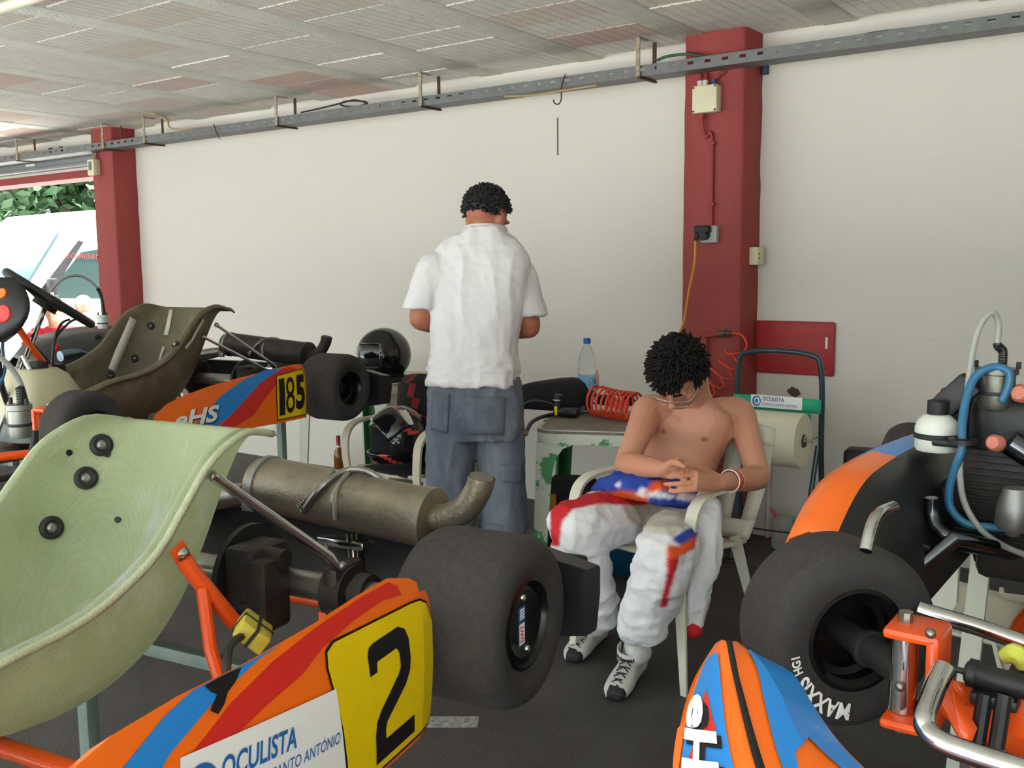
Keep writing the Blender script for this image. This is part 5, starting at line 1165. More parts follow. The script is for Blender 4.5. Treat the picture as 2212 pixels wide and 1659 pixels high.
zr = at(1748, 952, Y=4.1)[2]; rr_ = .118; xr1 = at(1740, 950, Y=4.1)[0]-t.location[0]
roll = thing('paper_roll', 'large cream paper towel roll hanging on the blue stand', 'paper roll', (t.location[0], 4.075, zr))
g = G(); g.lathe([(.03, -hw+.10), (rr_-.003, -hw+.10), (rr_, -hw+.105), (rr_, xr1-.004), (rr_-.003, xr1), (.03, xr1)], n=48, X=frame((1, 0, 0), (0, 0, 1)), closed=True); part('paper', g, mat('cream_paper', (226, 220, 200), rough=.85), roll, smooth=40)
g = G(); g.lathe([(.027, -hw+.098), (.03, -hw+.098), (.03, xr1+.002), (.027, xr1+.002)], n=24, X=frame((1, 0, 0), (0, 0, 1)), closed=True); part('core', g, mat('card_brown', (150, 136, 112), rough=.85), roll)
g = G(); g.tube([(-hw, .0, 0), (hw+.02, .0, 0)], .004, n=8); g.tube([(xr1+.006, 0, 0), (xr1+.008, 0, 0)], .024, n=16); part('spindle', g, m_chrome, t); bpy.data.objects['spindle'].location = (0, -.125, zr)
g = G()
for s in (-1, 1): g.tube([(s*hw, .045, zr+.0), (s*hw, -.125, zr)], .004, n=8)
parts('roll_hook', g, m_chrome, t)
# plastic cup with red stirrer, black tool case, crack line cable at the wall foot
c = at(1695, 1158, Y=4.48); t = thing('plastic_jug', 'ribbed clear plastic jug with red rod by the wall', 'jug', (c[0], 4.46, 0))
g = G(); pr = [(0, 0), (.05, 0)]; [pr.extend([(.055, .012+.022*k), (.051, .02+.022*k)]) for k in range(6)]; pr.append((.056, .15)); g.lathe(pr, n=28); part('jug_body', g, mat('cloudy_plastic', (214, 218, 214), rough=.2, trans=.6, ior=1.2, alpha=.6), t, smooth=60, solid=.002)
g = G(); g.tube([(.0, 0, .01), (-.03, -.01, .14), (-.06, -.015, .185)], [.006, .006, .008], n=8, smooth=4); part('red_rod', g, m_rd, t)
c = at(1880, 1080, Y=4.35); t = thing('tool_case', 'black hard tool case standing against the right wall', 'tool case', (at(1885, 1040, Y=4.38)[0], 4.38, 0), .12)
zc = at(1860, 968, Y=4.38)[2]; wc = .34
g = G(); g.box((.05, 0, zc/2), (wc, .12, zc), bev=.02, seg=3); cs_ = part('case_body', g, m_plast, t)
for k in range(4): g = G(); g.box((.05, -.061, zc*(.2+.2*k)), (wc*.9, .008, .012), bev=.003); part('rib', g, m_plast, cs_)
g = G(); g.box((.05, -.01, zc+.004), (.09, .06, .012), bev=.003); part('handle', g, m_plast, cs_); g = G(); g.box((.05, -.03, zc+.012), (.05, .015, .006)); part('latch', g, m_chrome, cs_)
cable([at(1470, 1125, Y=4.32), at(1560, 1128, Y=4.33), at(1640, 1143, Y=4.35), at(1720, 1153, Y=4.36)], .004, m_rub, 'thin black cable strung along the foot of the wall')
# white chair under the right kart with bags and boxes on it
chair('white plastic armchair behind the kart seen nose first', (-.59, 2.80, 0), -1.45, m_chair)

t = thing('spare_fairing', 'white spare fairing with black stripes leaning by the white armchair', 'fairing', (-.60, 2.40, 0))
cn = [at(px, py, Y=2.40)-np.array(t.location) for px, py in ((1905, 1205), (1955, 1158), (2020, 1148), (2078, 1168), (2070, 1300), (2050, 1330), (2000, 1345), (1950, 1345), (1915, 1280))]
g = G(); n = len(cn); ft = [(p[0], 0, p[2]) for p in cn]; g.prism([(p[0], p[2]) for p in cn], 0, .02, X=frame((0, -1, 0), (1, 0, 0))); 
g2 = G(); _x = at(2104, 1300, Y=2.4)[0]-t.location[0]; g2.prism([(_x-.05, 0), (_x+.0, 0), (_x+.035, .72), (_x-.005, .72)], 0, .02, X=frame((0, -1, 0), (1, 0, 0), (0, .0, 0))); 
m_fw = mat('fairing_white', (206, 208, 192), rough=.4, var=(5, .2))
sh = part('fairing_shell', g, m_fw, t, smooth=20); part('fairing_foot', g2, m_fw, t)
def Sf(u, v): return np.array((u, -.0205, v))
Sf.side = 1
def fp_(px, py): q = at(px, py, Y=2.38)-np.array(t.location); return (q[0], q[2])
for P in (((1962, 1180), (1980, 1176), (2025, 1275), (2003, 1225), (1990, 1230)), ((1985, 1150), (2002, 1150), (2035, 1235), (2020, 1245)), ((1940, 1190), (1955, 1192), (1962, 1225), (1935, 1218))):
    decal('black_stripe', *poly([fp_(*q) for q in P]), Sf, m_bk, sh, eps=.001)
t = thing('storage_box', 'black storage box with white lid under the kart seen nose first', 'box', (.02, 2.78, 0))
g = G(); g.box((0, 0, .28), (.44, .36, .56), bev=.015); part('box_body', g, m_plast, t); g = G(); g.box((0, 0, .60), (.47, .39, .08), bev=.02); part('lid', g, m_fw, t)
# ------------------------------------------------------------------ people
from mathutils import noise as mnoise
def pj(P):
    d = np.asarray(P, float)-CP; z = d@CF; return (CX+FPX*(d@CR)/z, CY-FPX*(d@CU)/z)
def inpoly(p, Q):
    x, y = p; c = False; n = len(Q)
    for i in range(n):
        x1, y1 = Q[i]; x2, y2 = Q[(i+1) % n]
        if (y1 > y) != (y2 > y) and x < (x2-x1)*(y-y1)/(y2-y1)+x1: c = not c
    return c
def rings(g, L, n=20, p=2.4, mi=0):
    """loft: L of (centre, half-width vector, half-depth vector)"""
    rows = []
    for c, a, b in L:
        c, a, b = (np.array(q, float) for q in (c, a, b)); r = []
        for k in range(n):
            t = 2*PI*k/n; r.append(c+a*math.copysign(abs(math.cos(t))**(2/p), math.cos(t))+b*math.copysign(abs(math.sin(t))**(2/p), math.sin(t)))
        rows.append(r)
    g.grid(rows, closeu=True, mi=mi); g.add(rows[0], [tuple(range(n-1, -1, -1))], mi); g.add(rows[-1], [tuple(range(n))], mi)
def limb(g, pts, rad, n=14, sm=5, flat=None):
    g.tube(pts, rad, n=n, smooth=sm, flat=flat); g.ball(pts[0], rad[0]*.98, n=12); g.ball(pts[-1], rad[-1]*.98, n=12)
def wrinkle(o, amp, sc, seed=0, stretch=(1, 1, 1), ridge=True, where=None):
    me = o.data; n = len(me.vertices); co = np.empty(n*3, 'f'); no = np.empty(n*3, 'f'); me.vertices.foreach_get('co', co); me.vertex_normals.foreach_get('vector', no)
    co = co.reshape(-1, 3).astype(float); no = no.reshape(-1, 3); q = co*np.array(stretch)*sc+np.array((seed, seed*1.7, -seed)); f = np.empty(n)
    for k in range(n):
        a = mnoise.noise(q[k]); f[k] = (1-2*abs(a)**.7 if ridge else a)+.5*mnoise.noise(q[k]*2.3)
        if where: f[k] *= where(co[k])
    me.vertices.foreach_set('co', (co+no*(amp*f)[:, None]).astype('f').ravel()); me.update()
def paint(o, fn, mats):
    me = o.data; me.materials.clear()
    for m in mats: me.materials.append(m)
    me.polygons.foreach_set('material_index', [fn(np.array(p.center), np.array(p.normal)) for p in me.polygons]); me.update()
def paintv(o, fn, cols, m):
    """printed cloth: one dyed colour per vertex, blended only across one small face"""
    me = o.data; me.materials.clear(); me.materials.append(m); at_ = me.color_attributes.new('dye', 'FLOAT_COLOR', 'POINT'); C_ = [srgb(c)+(1,) for c in cols]
    K_ = np.array([C_[fn(np.array(v.co), None)] for v in me.vertices], float); E_ = np.empty(len(me.edges)*2, 'i'); me.edges.foreach_get('vertices', E_); E_ = E_.reshape(-1, 2)
    for _ in range(1):
        S_ = K_.copy(); n_ = np.ones((len(K_), 1)); np.add.at(S_, E_[:, 0], K_[E_[:, 1]]); np.add.at(S_, E_[:, 1], K_[E_[:, 0]]); np.add.at(n_, E_.ravel(), 1); K_ = S_/n_
    at_.data.foreach_set('color', K_.astype('f').ravel()); me.update()
def dyed(name, rough=.85):
    m = mat(name, (255, 255, 255), rough=rough, bump=(300, .15)); nt = m.node_tree; a = nt.nodes.new('ShaderNodeAttribute'); a.attribute_name = 'dye'; nt.links.new(a.outputs['Color'], nt.nodes['Principled BSDF'].inputs['Base Color']); return m
def hand(g, wrist, knuck, up, side, curl, fdir, thumb, s=1.0):
    """palm from wrist to the knuckles; up: direction across the four knuckles; fingers leave along fdir and curl towards curl"""
    w = np.array(wrist, float); k = np.array(knuck, float); up = np.array(up, float); up /= np.linalg.norm(up); fdir = np.array(fdir, float); fdir /= np.linalg.norm(fdir); curl = np.array(curl, float); curl /= np.linalg.norm(curl)
    nrm = np.cross(up, k-w); nrm /= np.linalg.norm(nrm)
    rings(g, [(w, up*.026*s, nrm*.019*s), (w*.6+k*.4, up*.036*s, nrm*.016*s), (k, up*.041*s, nrm*.013*s), (k+fdir*.004, up*.038*s, nrm*.008*s)], n=14)
    for i, (L, off) in enumerate(((.080, .0365), (.088, .0125), (.082, -.0115), (.066, -.0345))):
        a = k+up*off*s; b = a+fdir*L*.46*s+curl*.003; c = b+(fdir*.8+curl*.45)*L*.34*s; d = c+(fdir*.4+curl*.8)*L*.26*s
        g.tube([a-fdir*.012, a, b, c, d], [.0092*s, .0088*s, .0086*s, .008*s, .007*s], n=9, smooth=3); g.ball(d, .007*s, n=8); g.ball(b, .0094*s, n=8)
    t0 = w*.55+k*.45+up*.026*s; t1, t2 = [np.array(q, float) for q in thumb]
    g.tube([t0, t1, t2], [.014*s, .011*s, .0085*s], n=9, smooth=3); g.ball(t2, .0086*s, n=8)
def head(g, X, s=1.0):
    """skull, jaw, nose, ears, brows and lips; face along local -y, crown +z, centre at eye height"""
    def B(c, r, rot=None):
        h = G(); h.ball(c, r, n=22, rot=rot); g.add(h.v, h.f, 0, X)
    def T(p, r):
        h = G(); h.tube(p, r, n=10, smooth=3); g.add(h.v, h.f, 0, X)
    B((0, .018*s, .03*s), (.074*s, .094*s, .088*s)); B((0, -.012*s, -.03*s), (.062*s, .074*s, .085*s)); B((0, -.05*s, -.085*s), (.03*s, .028*s, .026*s)); B((0, -.022*s, -.065*s), (.052*s, .055*s, .045*s))
    T([(0, -.078*s, .018*s), (0, -.093*s, -.012*s), (0, -.104*s, -.03*s)], [.009*s, .011*s, .014*s]); B((0, -.097*s, -.034*s), (.016*s, .012*s, .009*s))
    B((0, -.078*s, -.064*s), (.024*s, .012*s, .008*s)); B((0, -.076*s, -.074*s), (.021*s, .012*s, .008*s))
    for q in (-1, 1):
        B((q*.032*s, -.07*s, .02*s), (.026*s, .014*s, .008*s)); B((q*.042*s, -.055*s, -.025*s), (.022*s, .018*s, .02*s))
        B((q*.074*s, .012*s, -.012*s), (.008*s, .02*s, .032*s), Matrix.Rotation(.25*q, 3, 'Z')); B((q*.079*s, .02*s, -.004*s), (.008*s, .012*s, .022*s), Matrix.Rotation(.35*q, 3, 'Z'))
def skinmat(name, c, c2): return mat(name, c, rough=.52, var=(7, .5), col2=c2, bump=(160, .06))
def hair_mesh(name, parent, X, m, s, cover, n_t, ln, seed, dirf, rad=.011):
    """a cap of hair over the skull plus loose tufts; cover(th, z) says where hair grows"""
    R = random.Random(seed); g = G(); bm = bmesh.new(); bmesh.ops.create_icosphere(bm, subdivisions=5, radius=1)
    ex = (.081*s, .101*s, .096*s)
    keep = []
    for v in bm.verts:
        d = v.co.copy(); f = 1.0+.05*mnoise.noise(d*5+Vector((seed, 0, 0)))+.035*mnoise.noise(d*13)
        v.co = Vector((d.x*ex[0]*f, .018*s+d.y*ex[1]*f, .03*s+d.z*ex[2]*f))
        if not cover(d): v.co = Vector((v.co.x*.72, .018*s+(v.co.y-.018*s)*.72, .03*s+(v.co.z-.03*s)*.72))
    g.bm(bm, 0, X)
    for i in range(n_t):
        while True:
            d = Vector((R.gauss(0, 1), R.gauss(0, 1), R.gauss(0, 1))).normalized()
            if cover(d): break
        p = Vector((d.x*ex[0], .018*s+d.y*ex[1], .03*s+d.z*ex[2])); fl = Vector(dirf(d))*1.0+Vector((R.gauss(0, .35), R.gauss(0, .35), R.gauss(0, .35)))
        q = p+(d*.45+fl*.6).normalized()*ln*.55; r = q+(fl+d*.15).normalized()*ln*.6
        h = G(); h.tube([p*.96, p, q, r], [rad, rad*.95, rad*.6, .0012], n=6, smooth=2); g.add(h.v, h.f, 0, X)
    return part(name, g, m, parent, smooth=180)
# ---- seated driver
m_skin = skinmat('skin_light', (206, 150, 122), (190, 128, 102)); m_skin2 = skinmat('skin_tanned', (176, 112, 84), (150, 90, 66))
PD = thing('person', 'shirtless driver in lowered white, red and blue race suit seated looking down', 'person', (*at(1425, 1090, d=3.42)[:2], 0))
PO = np.array(PD.location)
def A(px, py, d): return at(px, py, d=d)-PO
fwd = np.array((.20, -.98, 0)); lft = np.array((.98, .20, 0)); upv = np.array((0, 0, 1.0))
g = G()
# torso, leaning back in the chair and slumped
T = [((1422, 1100), 3.44, .150, .10), ((1436, 1060), 3.45, .148, .098), ((1452, 1015), 3.47, .140, .095), ((1470, 965), 3.49, .146, .10), ((1485, 925), 3.49, .155, .105), ((1496, 893), 3.48, .155, .098), ((1503, 872), 3.46, .125, .08), ((1505, 856), 3.44, .06, .055)]
ax = A(1505, 856, 3.44)-A(1422, 1100, 3.44); ax /= np.linalg.norm(ax); lat = lft-ax*(lft@ax)+np.array((0, 0, -.03)); lat /= np.linalg.norm(lat); dp = np.cross(ax, lat)
rings(g, [(A(*c, d), lat*w, dp*e) for c, d, w, e in T], n=26, p=2.5)
for s_, (px, py) in ((-1, (1448, 918)), (1, (1535, 930))): g.ball(A(px, py, 3.455), (.085, .05, .06), n=20)
HC_ = A(1466, 812, 3.26)
limb(g, [A(1505, 870, 3.46), A(1500, 850, 3.40), HC_+np.array((.025, .05, .01))], [.06, .055, .052])
SHR, ELR, WRR = A(1400, 888, 3.44), A(1352, 1003, 3.27), A(1432, 1013, 3.06)
SHL, ELL, WRL = A(1597, 893, 3.50), A(1640, 1032, 3.33), A(1556, 1042, 3.11)
for SH, EL, WR, tx in ((SHR, ELR, WRR, A(1450, 885, 3.47)), (SHL, ELL, WRL, A(1550, 888, 3.49))):
    limb(g, [tx, SH*.5+tx*.5, SH, SH*.72+EL*.28, SH*.4+EL*.6, EL], [.05, .056, .056, .05, .044, .040])
    limb(g, [EL, EL*.75+WR*.25, EL*.35+WR*.65, WR], [.040, .043, .034, .026])
R3 = CR; V3 = CU
hand(g, WRL, A(1500, 1034, 3.035), V3*.97+CF*.1+R3*.12, 1, CF*.75-R3*.5, -R3*.95-CF*.05-V3*.1, (A(1492, 1005, 3.01), A(1468, 1003, 3.0)))
hand(g, WRR, A(1466, 1012, 3.045), V3*.7-CF*.6, 1, CF*.5-V3*.6, R3*.8-V3*.3+CF*.4, (A(1462, 1000, 3.0), A(1478, 1008, 2.985)))
# head bowed and turned a little to its right
hx = Matrix.Translation(Vector(HC_)) @ Matrix.Rotation(math.atan2(fwd[1], fwd[0])+PI/2-.22, 4, 'Z') @ Matrix.Rotation(.95, 4, 'X') @ Matrix.Rotation(.10, 4, 'Y')
head(g, hx, 1.0)
body = part('body', g, m_skin, PD, smooth=180, voxel=.0040, smit=3)
# tan on the forearms and face, nipples, lips
def skinfn(c, n):
    p = pj(c+PO)
    for Q in (((1428, 929), (1434, 926), (1438, 931), (1436, 937), (1429, 937)), ((1512, 946), (1520, 943), (1530, 948), (1528, 954), (1516, 954))):
        if inpoly(p, Q) and n@CF < 0: return 2
    def seg(a, b): t = np.clip((c-a)@(b-a)/((b-a)@(b-a)), 0, 1); return np.linalg.norm(c-(a+(b-a)*t)), t
    for SH, EL, WR in ((SHR, ELR, WRR), (SHL, ELL, WRL)):
        d1, t1 = seg(EL, WR); d2, t2 = seg(SH, EL)
        if d1 < .05 and d1 <= d2+.004: return 1
        if np.linalg.norm(c-WR) < .14: return 1
    if np.linalg.norm(c-HC_) < .12 and c[2] > HC_[2]-.09: return 1
    return 0
paint(body, skinfn, [m_skin, skinmat('skin_arms', (202, 142, 114), (188, 122, 96)), mat('nipple', (176, 96, 84), rough=.6)])
m_hair = mat('dark_brown_hair', (24, 19, 18), rough=.65, var=(60, .6), col2=(14, 11, 11), spec=.3)
def cov(d): return d.z > (.30 if d.y < -.45 else (-.15 if d.y < .15 else -.62))
hair_mesh('hair', PD, hx, m_hair, 1.0, cov, 900, .027, 3, lambda d: (d.x*.5-.3, -.55+d.y*.3, -.4+.2*d.z), rad=.0075)
# glasses, brows
def HX(x, y, z): return tuple(hx @ Vector((x, y, z)))
g = G(); g.tube([HX(-.082, .01, .0), HX(-.075, -.06, .0), HX(-.06, -.088, -.002), HX(-.012, -.098, .0), HX(0, -.1, .003), HX(.012, -.098, .0), HX(.06, -.088, -.002), HX(.075, -.06, .0), HX(.082, .01, .0)], .0016, n=6, smooth=3)
for q in (-1, 1): g.tube([HX(q*.012, -.098, 0), HX(q*.014, -.098, -.022), HX(q*.035, -.098, -.028), HX(q*.056, -.092, -.022), HX(q*.06, -.088, 0)], .0011, n=5, smooth=3)
part('glasses', g, m_chrome, PD, smooth=180, label='thin wire-rimmed glasses')
g = G()
for q in (-1, 1): g.tube([HX(q*.014, -.086, .018), HX(q*.034, -.083, .024), HX(q*.056, -.066, .018)], [.004, .0045, .002], n=6, smooth=3)
parts('eyebrow', g, m_hair, PD, smooth=180)
g = G()
for q in (-1, 1): g.ball(HX(q*.032, -.072, -.002), .0125, n=12)
parts('eyelid', g, m_skin2, PD, smooth=180)
# wristband
a = WRL*.72+ELL*.28; d = (ELL-WRL)/np.linalg.norm(ELL-WRL); g = G(); g.lathe([(.034, -.015), (.0375, -.015), (.0375, .015), (.034, .015)], n=24, X=frame(d, None, a+np.array((0, 0, .001))), closed=True); wb_ = part('wristband', g, m_rd, PD)
g = G()
for z in (-.0155, .0155): g.lathe([(.034, z-.0012), (.0378, z-.0012), (.0378, z+.0012), (.034, z+.0012)], n=24, X=frame(d, None, a+np.array((0, 0, .001))), closed=True)
parts('band_edge', g, m_wh, wb_)
# race-suit trousers
KNR, ANR = A(1243, 1140, 3.12), A(1292, 1318, 3.30); KNL, ANL = A(1438, 1195, 2.99), A(1385, 1365, 3.12)
g = G(); hipR, hipL = A(1378, 1105, 3.42), A(1478, 1120, 3.44)
rings(g, [(A(1420, 1135, 3.46), lat*.15, dp*.11), (A(1420, 1100, 3.44), lat*.168, dp*.118), (A(1428, 1068, 3.44), lat*.160, dp*.11)], n=22)
limb(g, [hipR, hipR*.6+KNR*.4, KNR+np.array((0, .02, .0))], [.108, .1, .088], sm=4); limb(g, [KNR, KNR*.6+ANR*.4, KNR*.2+ANR*.8, ANR+np.array((0, 0, -.01))], [.088, .078, .072, .070], sm=4)
limb(g, [hipL, hipL*.6+KNL*.4, KNL+np.array((0, .02, 0))], [.108, .1, .09], sm=4); limb(g, [KNL, KNL*.6+ANL*.4, KNL*.2+ANL*.8, ANL+np.array((0, 0, .035))], [.09, .082, .078, .076], sm=4)
tro = part('race_trousers', g, m_wh, PD, smooth=180, voxel=.006, smit=6, label='white race-suit trousers with red, orange and blue panels')
def wnear(c): c = np.array(c); return .45+.9*max(math.exp(-(np.linalg.norm(c-KNR)/.14)**2), math.exp(-(np.linalg.norm(c-KNL)/.14)**2), math.exp(-(np.linalg.norm(c-ANR)/.13)**2), math.exp(-(np.linalg.norm(c-ANL)/.13)**2))
wrinkle(tro, .011, 8, 2, (1, 1, 1.7), where=wnear); wrinkle(tro, .0045, 20, 5, ridge=True)
redz = [(1190, 1180), (1188, 1100), (1225, 1072), (1290, 1062), (1345, 1072), (1430, 1074), (1425, 1085), (1380, 1092), (1300, 1088), (1240, 1098), (1215, 1125), (1208, 1180)]
orz = [(1290, 1062), (1330, 1050), (1450, 1050), (1450, 1074), (1345, 1072)]
blz2 = [(1450, 1165), (1505, 1130), (1508, 1155), (1470, 1180)]; orz2 = [(1440, 1180), (1470, 1178), (1508, 1155), (1500, 1185), (1465, 1205), (1440, 1205)]; rdz2 = [(1440, 1200), (1468, 1205), (1455, 1250), (1440, 1312), (1425, 1312), (1440, 1250)]
greyz = [(1345, 1085), (1420, 1080), (1490, 1085), (1500, 1125), (1450, 1160), (1400, 1150), (1355, 1120)]
def soften(o, n=3):
    md = o.modifiers.new('soft', 'SMOOTH'); md.iterations = n; md.factor = .5
SUITC = [(226, 226, 230), (198, 34, 44), (222, 84, 30), (38, 66, 160), (196, 190, 178)]
def suit(c, n):
    p = pj(c+PO)
    if inpoly(p, redz): return 1
    if inpoly(p, orz) or inpoly(p, orz2): return 2
    if inpoly(p, blz2): return 3
    if inpoly(p, rdz2): return 1
    if inpoly(p, greyz): return 4
    return 0
m_suit = mat('suit_white', (226, 226, 230), rough=.85, var=(8, .25), col2=(206, 204, 204), bump=(300, .15))
m_sr = mat('suit_red', (198, 34, 44), rough=.8); m_so = mat('suit_orange', (222, 84, 30), rough=.8); m_sb = mat('suit_blue', (38, 66, 160), rough=.8, var=(20, .4), col2=(26, 46, 120)); m_sg = mat('suit_worn_grey', (196, 190, 178), rough=.85)
paintv(tro, suit, SUITC, dyed('dyed_suit')); soften(tro)
# folded-down top round the waist and the empty sleeve
g = G()
for P_, r_ in (([(1300, 1058, 3.36), (1330, 1048, 3.24), (1380, 1052, 3.18), (1430, 1062, 3.16), (1480, 1070, 3.2), (1520, 1072, 3.3)], [.03, .04, .045, .042, .04, .03]), ([(1318, 1045, 3.36), (1360, 1038, 3.26), (1410, 1045, 3.22), (1460, 1055, 3.24)], [.025, .035, .04, .03]), ([(1300, 1060, 3.4), (1300, 1070, 3.55), (1400, 1060, 3.6), (1500, 1075, 3.58), (1525, 1075, 3.45)], [.03, .03, .03, .03, .03])):
    limb(g, [A(*q) for q in P_], r_, sm=4, n=12)
bun = part('folded_suit_top', g, m_sb, PD, smooth=180, voxel=.0075, smit=3, label='blue and orange top of the suit rolled at the waist')
wrinkle(bun, .007, 14, 8); wrinkle(bun, .004, 30, 4)
def bfn(c, n):
    p = pj(c+PO)
    for Q, i in ((((1392, 1068), (1410, 1040), (1440, 1035), (1450, 1058), (1420, 1060)), 2), (((1418, 1040), (1440, 1045), (1450, 1058), (1432, 1055)), 1), (((1372, 1070), (1385, 1052), (1450, 1068), (1480, 1072), (1440, 1078)), 0), (((1325, 1048), (1340, 1042), (1338, 1055)), 0), (((1470, 1060), (1510, 1072), (1505, 1085), (1460, 1078)), 0), (((1300, 1066), (1340, 1060), (1400, 1070), (1400, 1085), (1300, 1080)), 2)):
        if inpoly(p, Q): return i
    return 3
paintv(bun, bfn, SUITC, dyed('dyed_suit')); soften(bun, 2)
g = G(); limb(g, [A(1505, 1085, 3.26), A(1520, 1110, 3.16), A(1518, 1180, 3.12), A(1508, 1260, 3.12), A(1503, 1335, 3.13), A(1500, 1352, 3.13)], [.045, .048, .05, .045, .036, .033], sm=5, n=16)
sl = part('suit_sleeve', g, m_suit, PD, smooth=180, voxel=.007, smit=3, label='empty white sleeve hanging beside the chair arm'); wrinkle(sl, .016, 8, 3, (1.6, 1.6, .6)); wrinkle(sl, .003, 24, 1)
paint(sl, lambda c, n: 1 if inpoly(pj(c+PO), [(1490, 1070), (1525, 1070), (1515, 1100), (1492, 1110)]) else 0, [m_suit, m_sr])
g = G(); g.tube([A(1500, 1345, 3.13), A(1494, 1362, 3.13), A(1492, 1376, 3.13)], [.032, .036, .018], n=14, smooth=3); part('cuff', g, m_sr, sl, smooth=60)
# boots
m_boot = mat('white_boot', (206, 206, 200), rough=.45, var=(18, .35), col2=(160, 156, 150)); m_toe = mat('boot_black', (34, 34, 36), rough=.6)
def boot(name, ank, heel_px, toe_px, strap):
    hz = at(*heel_px, Z=.0)-PO; tz = at(*toe_px, Z=.0)-PO; f = tz-hz; Lb = np.linalg.norm(f); f /= Lb; lt = np.array((-f[1], f[0], 0)); k = .27/.27
    g = G(); b = tz-f*.29
    secs = [(.0, .03, .035, .055), (.04, .034, .05, .09), (.09, .034, .05, .088), (.14, .038, .042, .075), (.19, .044, .034, .058), (.235, .042, .026, .044), (.262, .028, .018, .03)]
    rows = []
    for s_, w, hz_, top in secs:
        r = []
        for kk in range(16):
            t = 2*PI*kk/16; r.append(b+f*s_+lt*w*math.copysign(abs(math.cos(t))**.7, math.cos(t))+upv*(top/2+.004+top/2*math.copysign(abs(math.sin(t))**.7, math.sin(t))))
        rows.append(r)
    g.grid(rows, closeu=True); g.add(rows[0], [tuple(range(16))]); g.add(rows[-1], [tuple(range(16))])
    limb(g, [b+f*.05+upv*.05, b+f*.045+upv*.09, b+f*.03+(ank-(b+f*.03))*.55], [.042, .042, .045], sm=3)
    o = part(name, g, m_boot, PD, smooth=180, voxel=.006, smit=2)
    def fn(c, n):
        s_ = (c-b)@f
        if c[2] < .010: return 1
        if s_ > .20 and (c-b)@lt*-1 < .02 and c[2] < .045: return 1 if (c-b)@lt < .012 or s_ > .245 else 0
        return 0
    paint(o, fn, [m_boot, m_toe])
    g = G(); zz = lambda s_: .075 if s_ < .14 else .058
    for i in range(5):
        s_ = .105+.026*i; t_ = [.086, .08, .07, .06, .05][i]; a = b+f*s_+lt*.02+upv*t_; c = b+f*(s_+.02)-lt*.02+upv*(t_-.004); m_ = (a+c)/2+upv*.008; g.tube([a, m_, c], .0022, n=5, smooth=3); a2 = b+f*(s_+.02)+lt*.02+upv*(t_-.004); c2 = b+f*s_-lt*.02+upv*t_; g.tube([a2, (a2+c2)/2+upv*.009, c2], .0022, n=5, smooth=3)
    part('laces', g, m_toe, o, smooth=180)
    if strap:
        g = G(); q = b+f*.085+upv*.098; rows = []
        for t in np.linspace(-PI*.62, PI*.62, 15): rows.append([q+f*(.05*math.cos(t)+.0)+lt*.045*math.sin(t)+upv*(zv+.012*math.cos(t)*-1) for zv in (-.017, .017)])
        g.grid(rows); so = part('strap', g, m_boot, o, smooth=60, solid=.004)
        def Sb(u, v): t = u; return q+f*.0525*math.cos(t)+lt*.0475*math.sin(t)+upv*(v-.012*math.cos(t))
        Sb.side = 1
        V, Fc = text2d('alpinestars', 1, .02); V = fit2d(V, -1.0, -.010, 2.2, .02); decal('lettering', V, Fc, Sb, m_bk, o, eps=.0015, cell=.2)
    return o
boot('boot', ANL, (1395, 1432), (1318, 1524), True); boot('boot', ANR, (1330, 1352), (1226, 1440), False)
# chair under the driver
cpos = (PO[0]+.055, PO[1]+.0); chair('white plastic armchair the driver sits in', (cpos[0], cpos[1], 0), -.12, m_chair).scale = (.80, 1, .96)

# ---- man standing with his back turned
PM = thing('person', 'man in white t-shirt and faded jeans standing with his back turned', 'person', (*at(1035, 860, d=3.8)[:2], 0)); MO = np.array(PM.location)
def Bm(px, py, d): return at(px, py, d=d)-MO
f2 = np.array((-.45, .89, 0)); r2 = np.array((.89, .45, 0))   # r2: his right, on the right of the photo
m_shirt = mat('white_tshirt', (222, 220, 220), rough=.9, var=(6, .2), col2=(206, 204, 206), bump=(350, .1))
m_jean = mat('faded_denim', (72, 79, 95), rough=.9, var=(5, .95), col2=(126, 132, 142), bump=(400, .3), stretch=(1, 1, .35))
m_jean2 = mat('dark_denim', (62, 68, 86), rough=.9, bump=(400, .3))
g = G()
WZ0 = lambda px, py: Bm(px, py, 3.82)
HM = Bm(1053, 474, 3.86)
hm = Matrix.Translation(Vector(HM)) @ Matrix.Rotation(math.atan2(f2[1], f2[0])+PI/2-.42, 4, 'Z') @ Matrix.Rotation(.42, 4, 'X')
head(g, hm, 1.03)
NB = Bm(1046, 512, 3.80)
limb(g, [NB+np.array((0, 0, -.06))+f2*.02, NB+f2*.015, HM+np.array((0, -.0, -.03))-f2*.015], [.066, .06, .058])
SL, EL_, WL_ = Bm(938, 582, 3.81), Bm(908, 688, 3.82), Bm(975, 700, 4.03)
SR, ER_, WR_ = Bm(1119, 590, 3.85), Bm(1143, 706, 3.86), Bm(1085, 705, 4.06)
for S_, E_, W__, nb in ((SL, EL_, WL_, -1), (SR, ER_, WR_, 1)):
    limb(g, [S_, S_*.6+E_*.4, E_], [.058, .054, .046]); limb(g, [E_, E_*.7+W__*.3, E_*.35+W__*.65, W__], [.046, .05, .042, .03])
    k = W__+f2*.075+upv*.01; hand(g, W__, k, upv*.8+r2*nb*.3, 1, -upv*.3-r2*nb*.8, f2*.8-r2*nb*.4, (W__+f2*.06+upv*.03-r2*nb*.02, W__+f2*.09+upv*.035-r2*nb*.03))
rings(g, [(NB+(0, 0, -.09), r2*.09, f2*.05), (NB+(0, 0, -.16), r2*.15, f2*.07), (WZ0(1028, 770), r2*.12, f2*.08)], n=20)
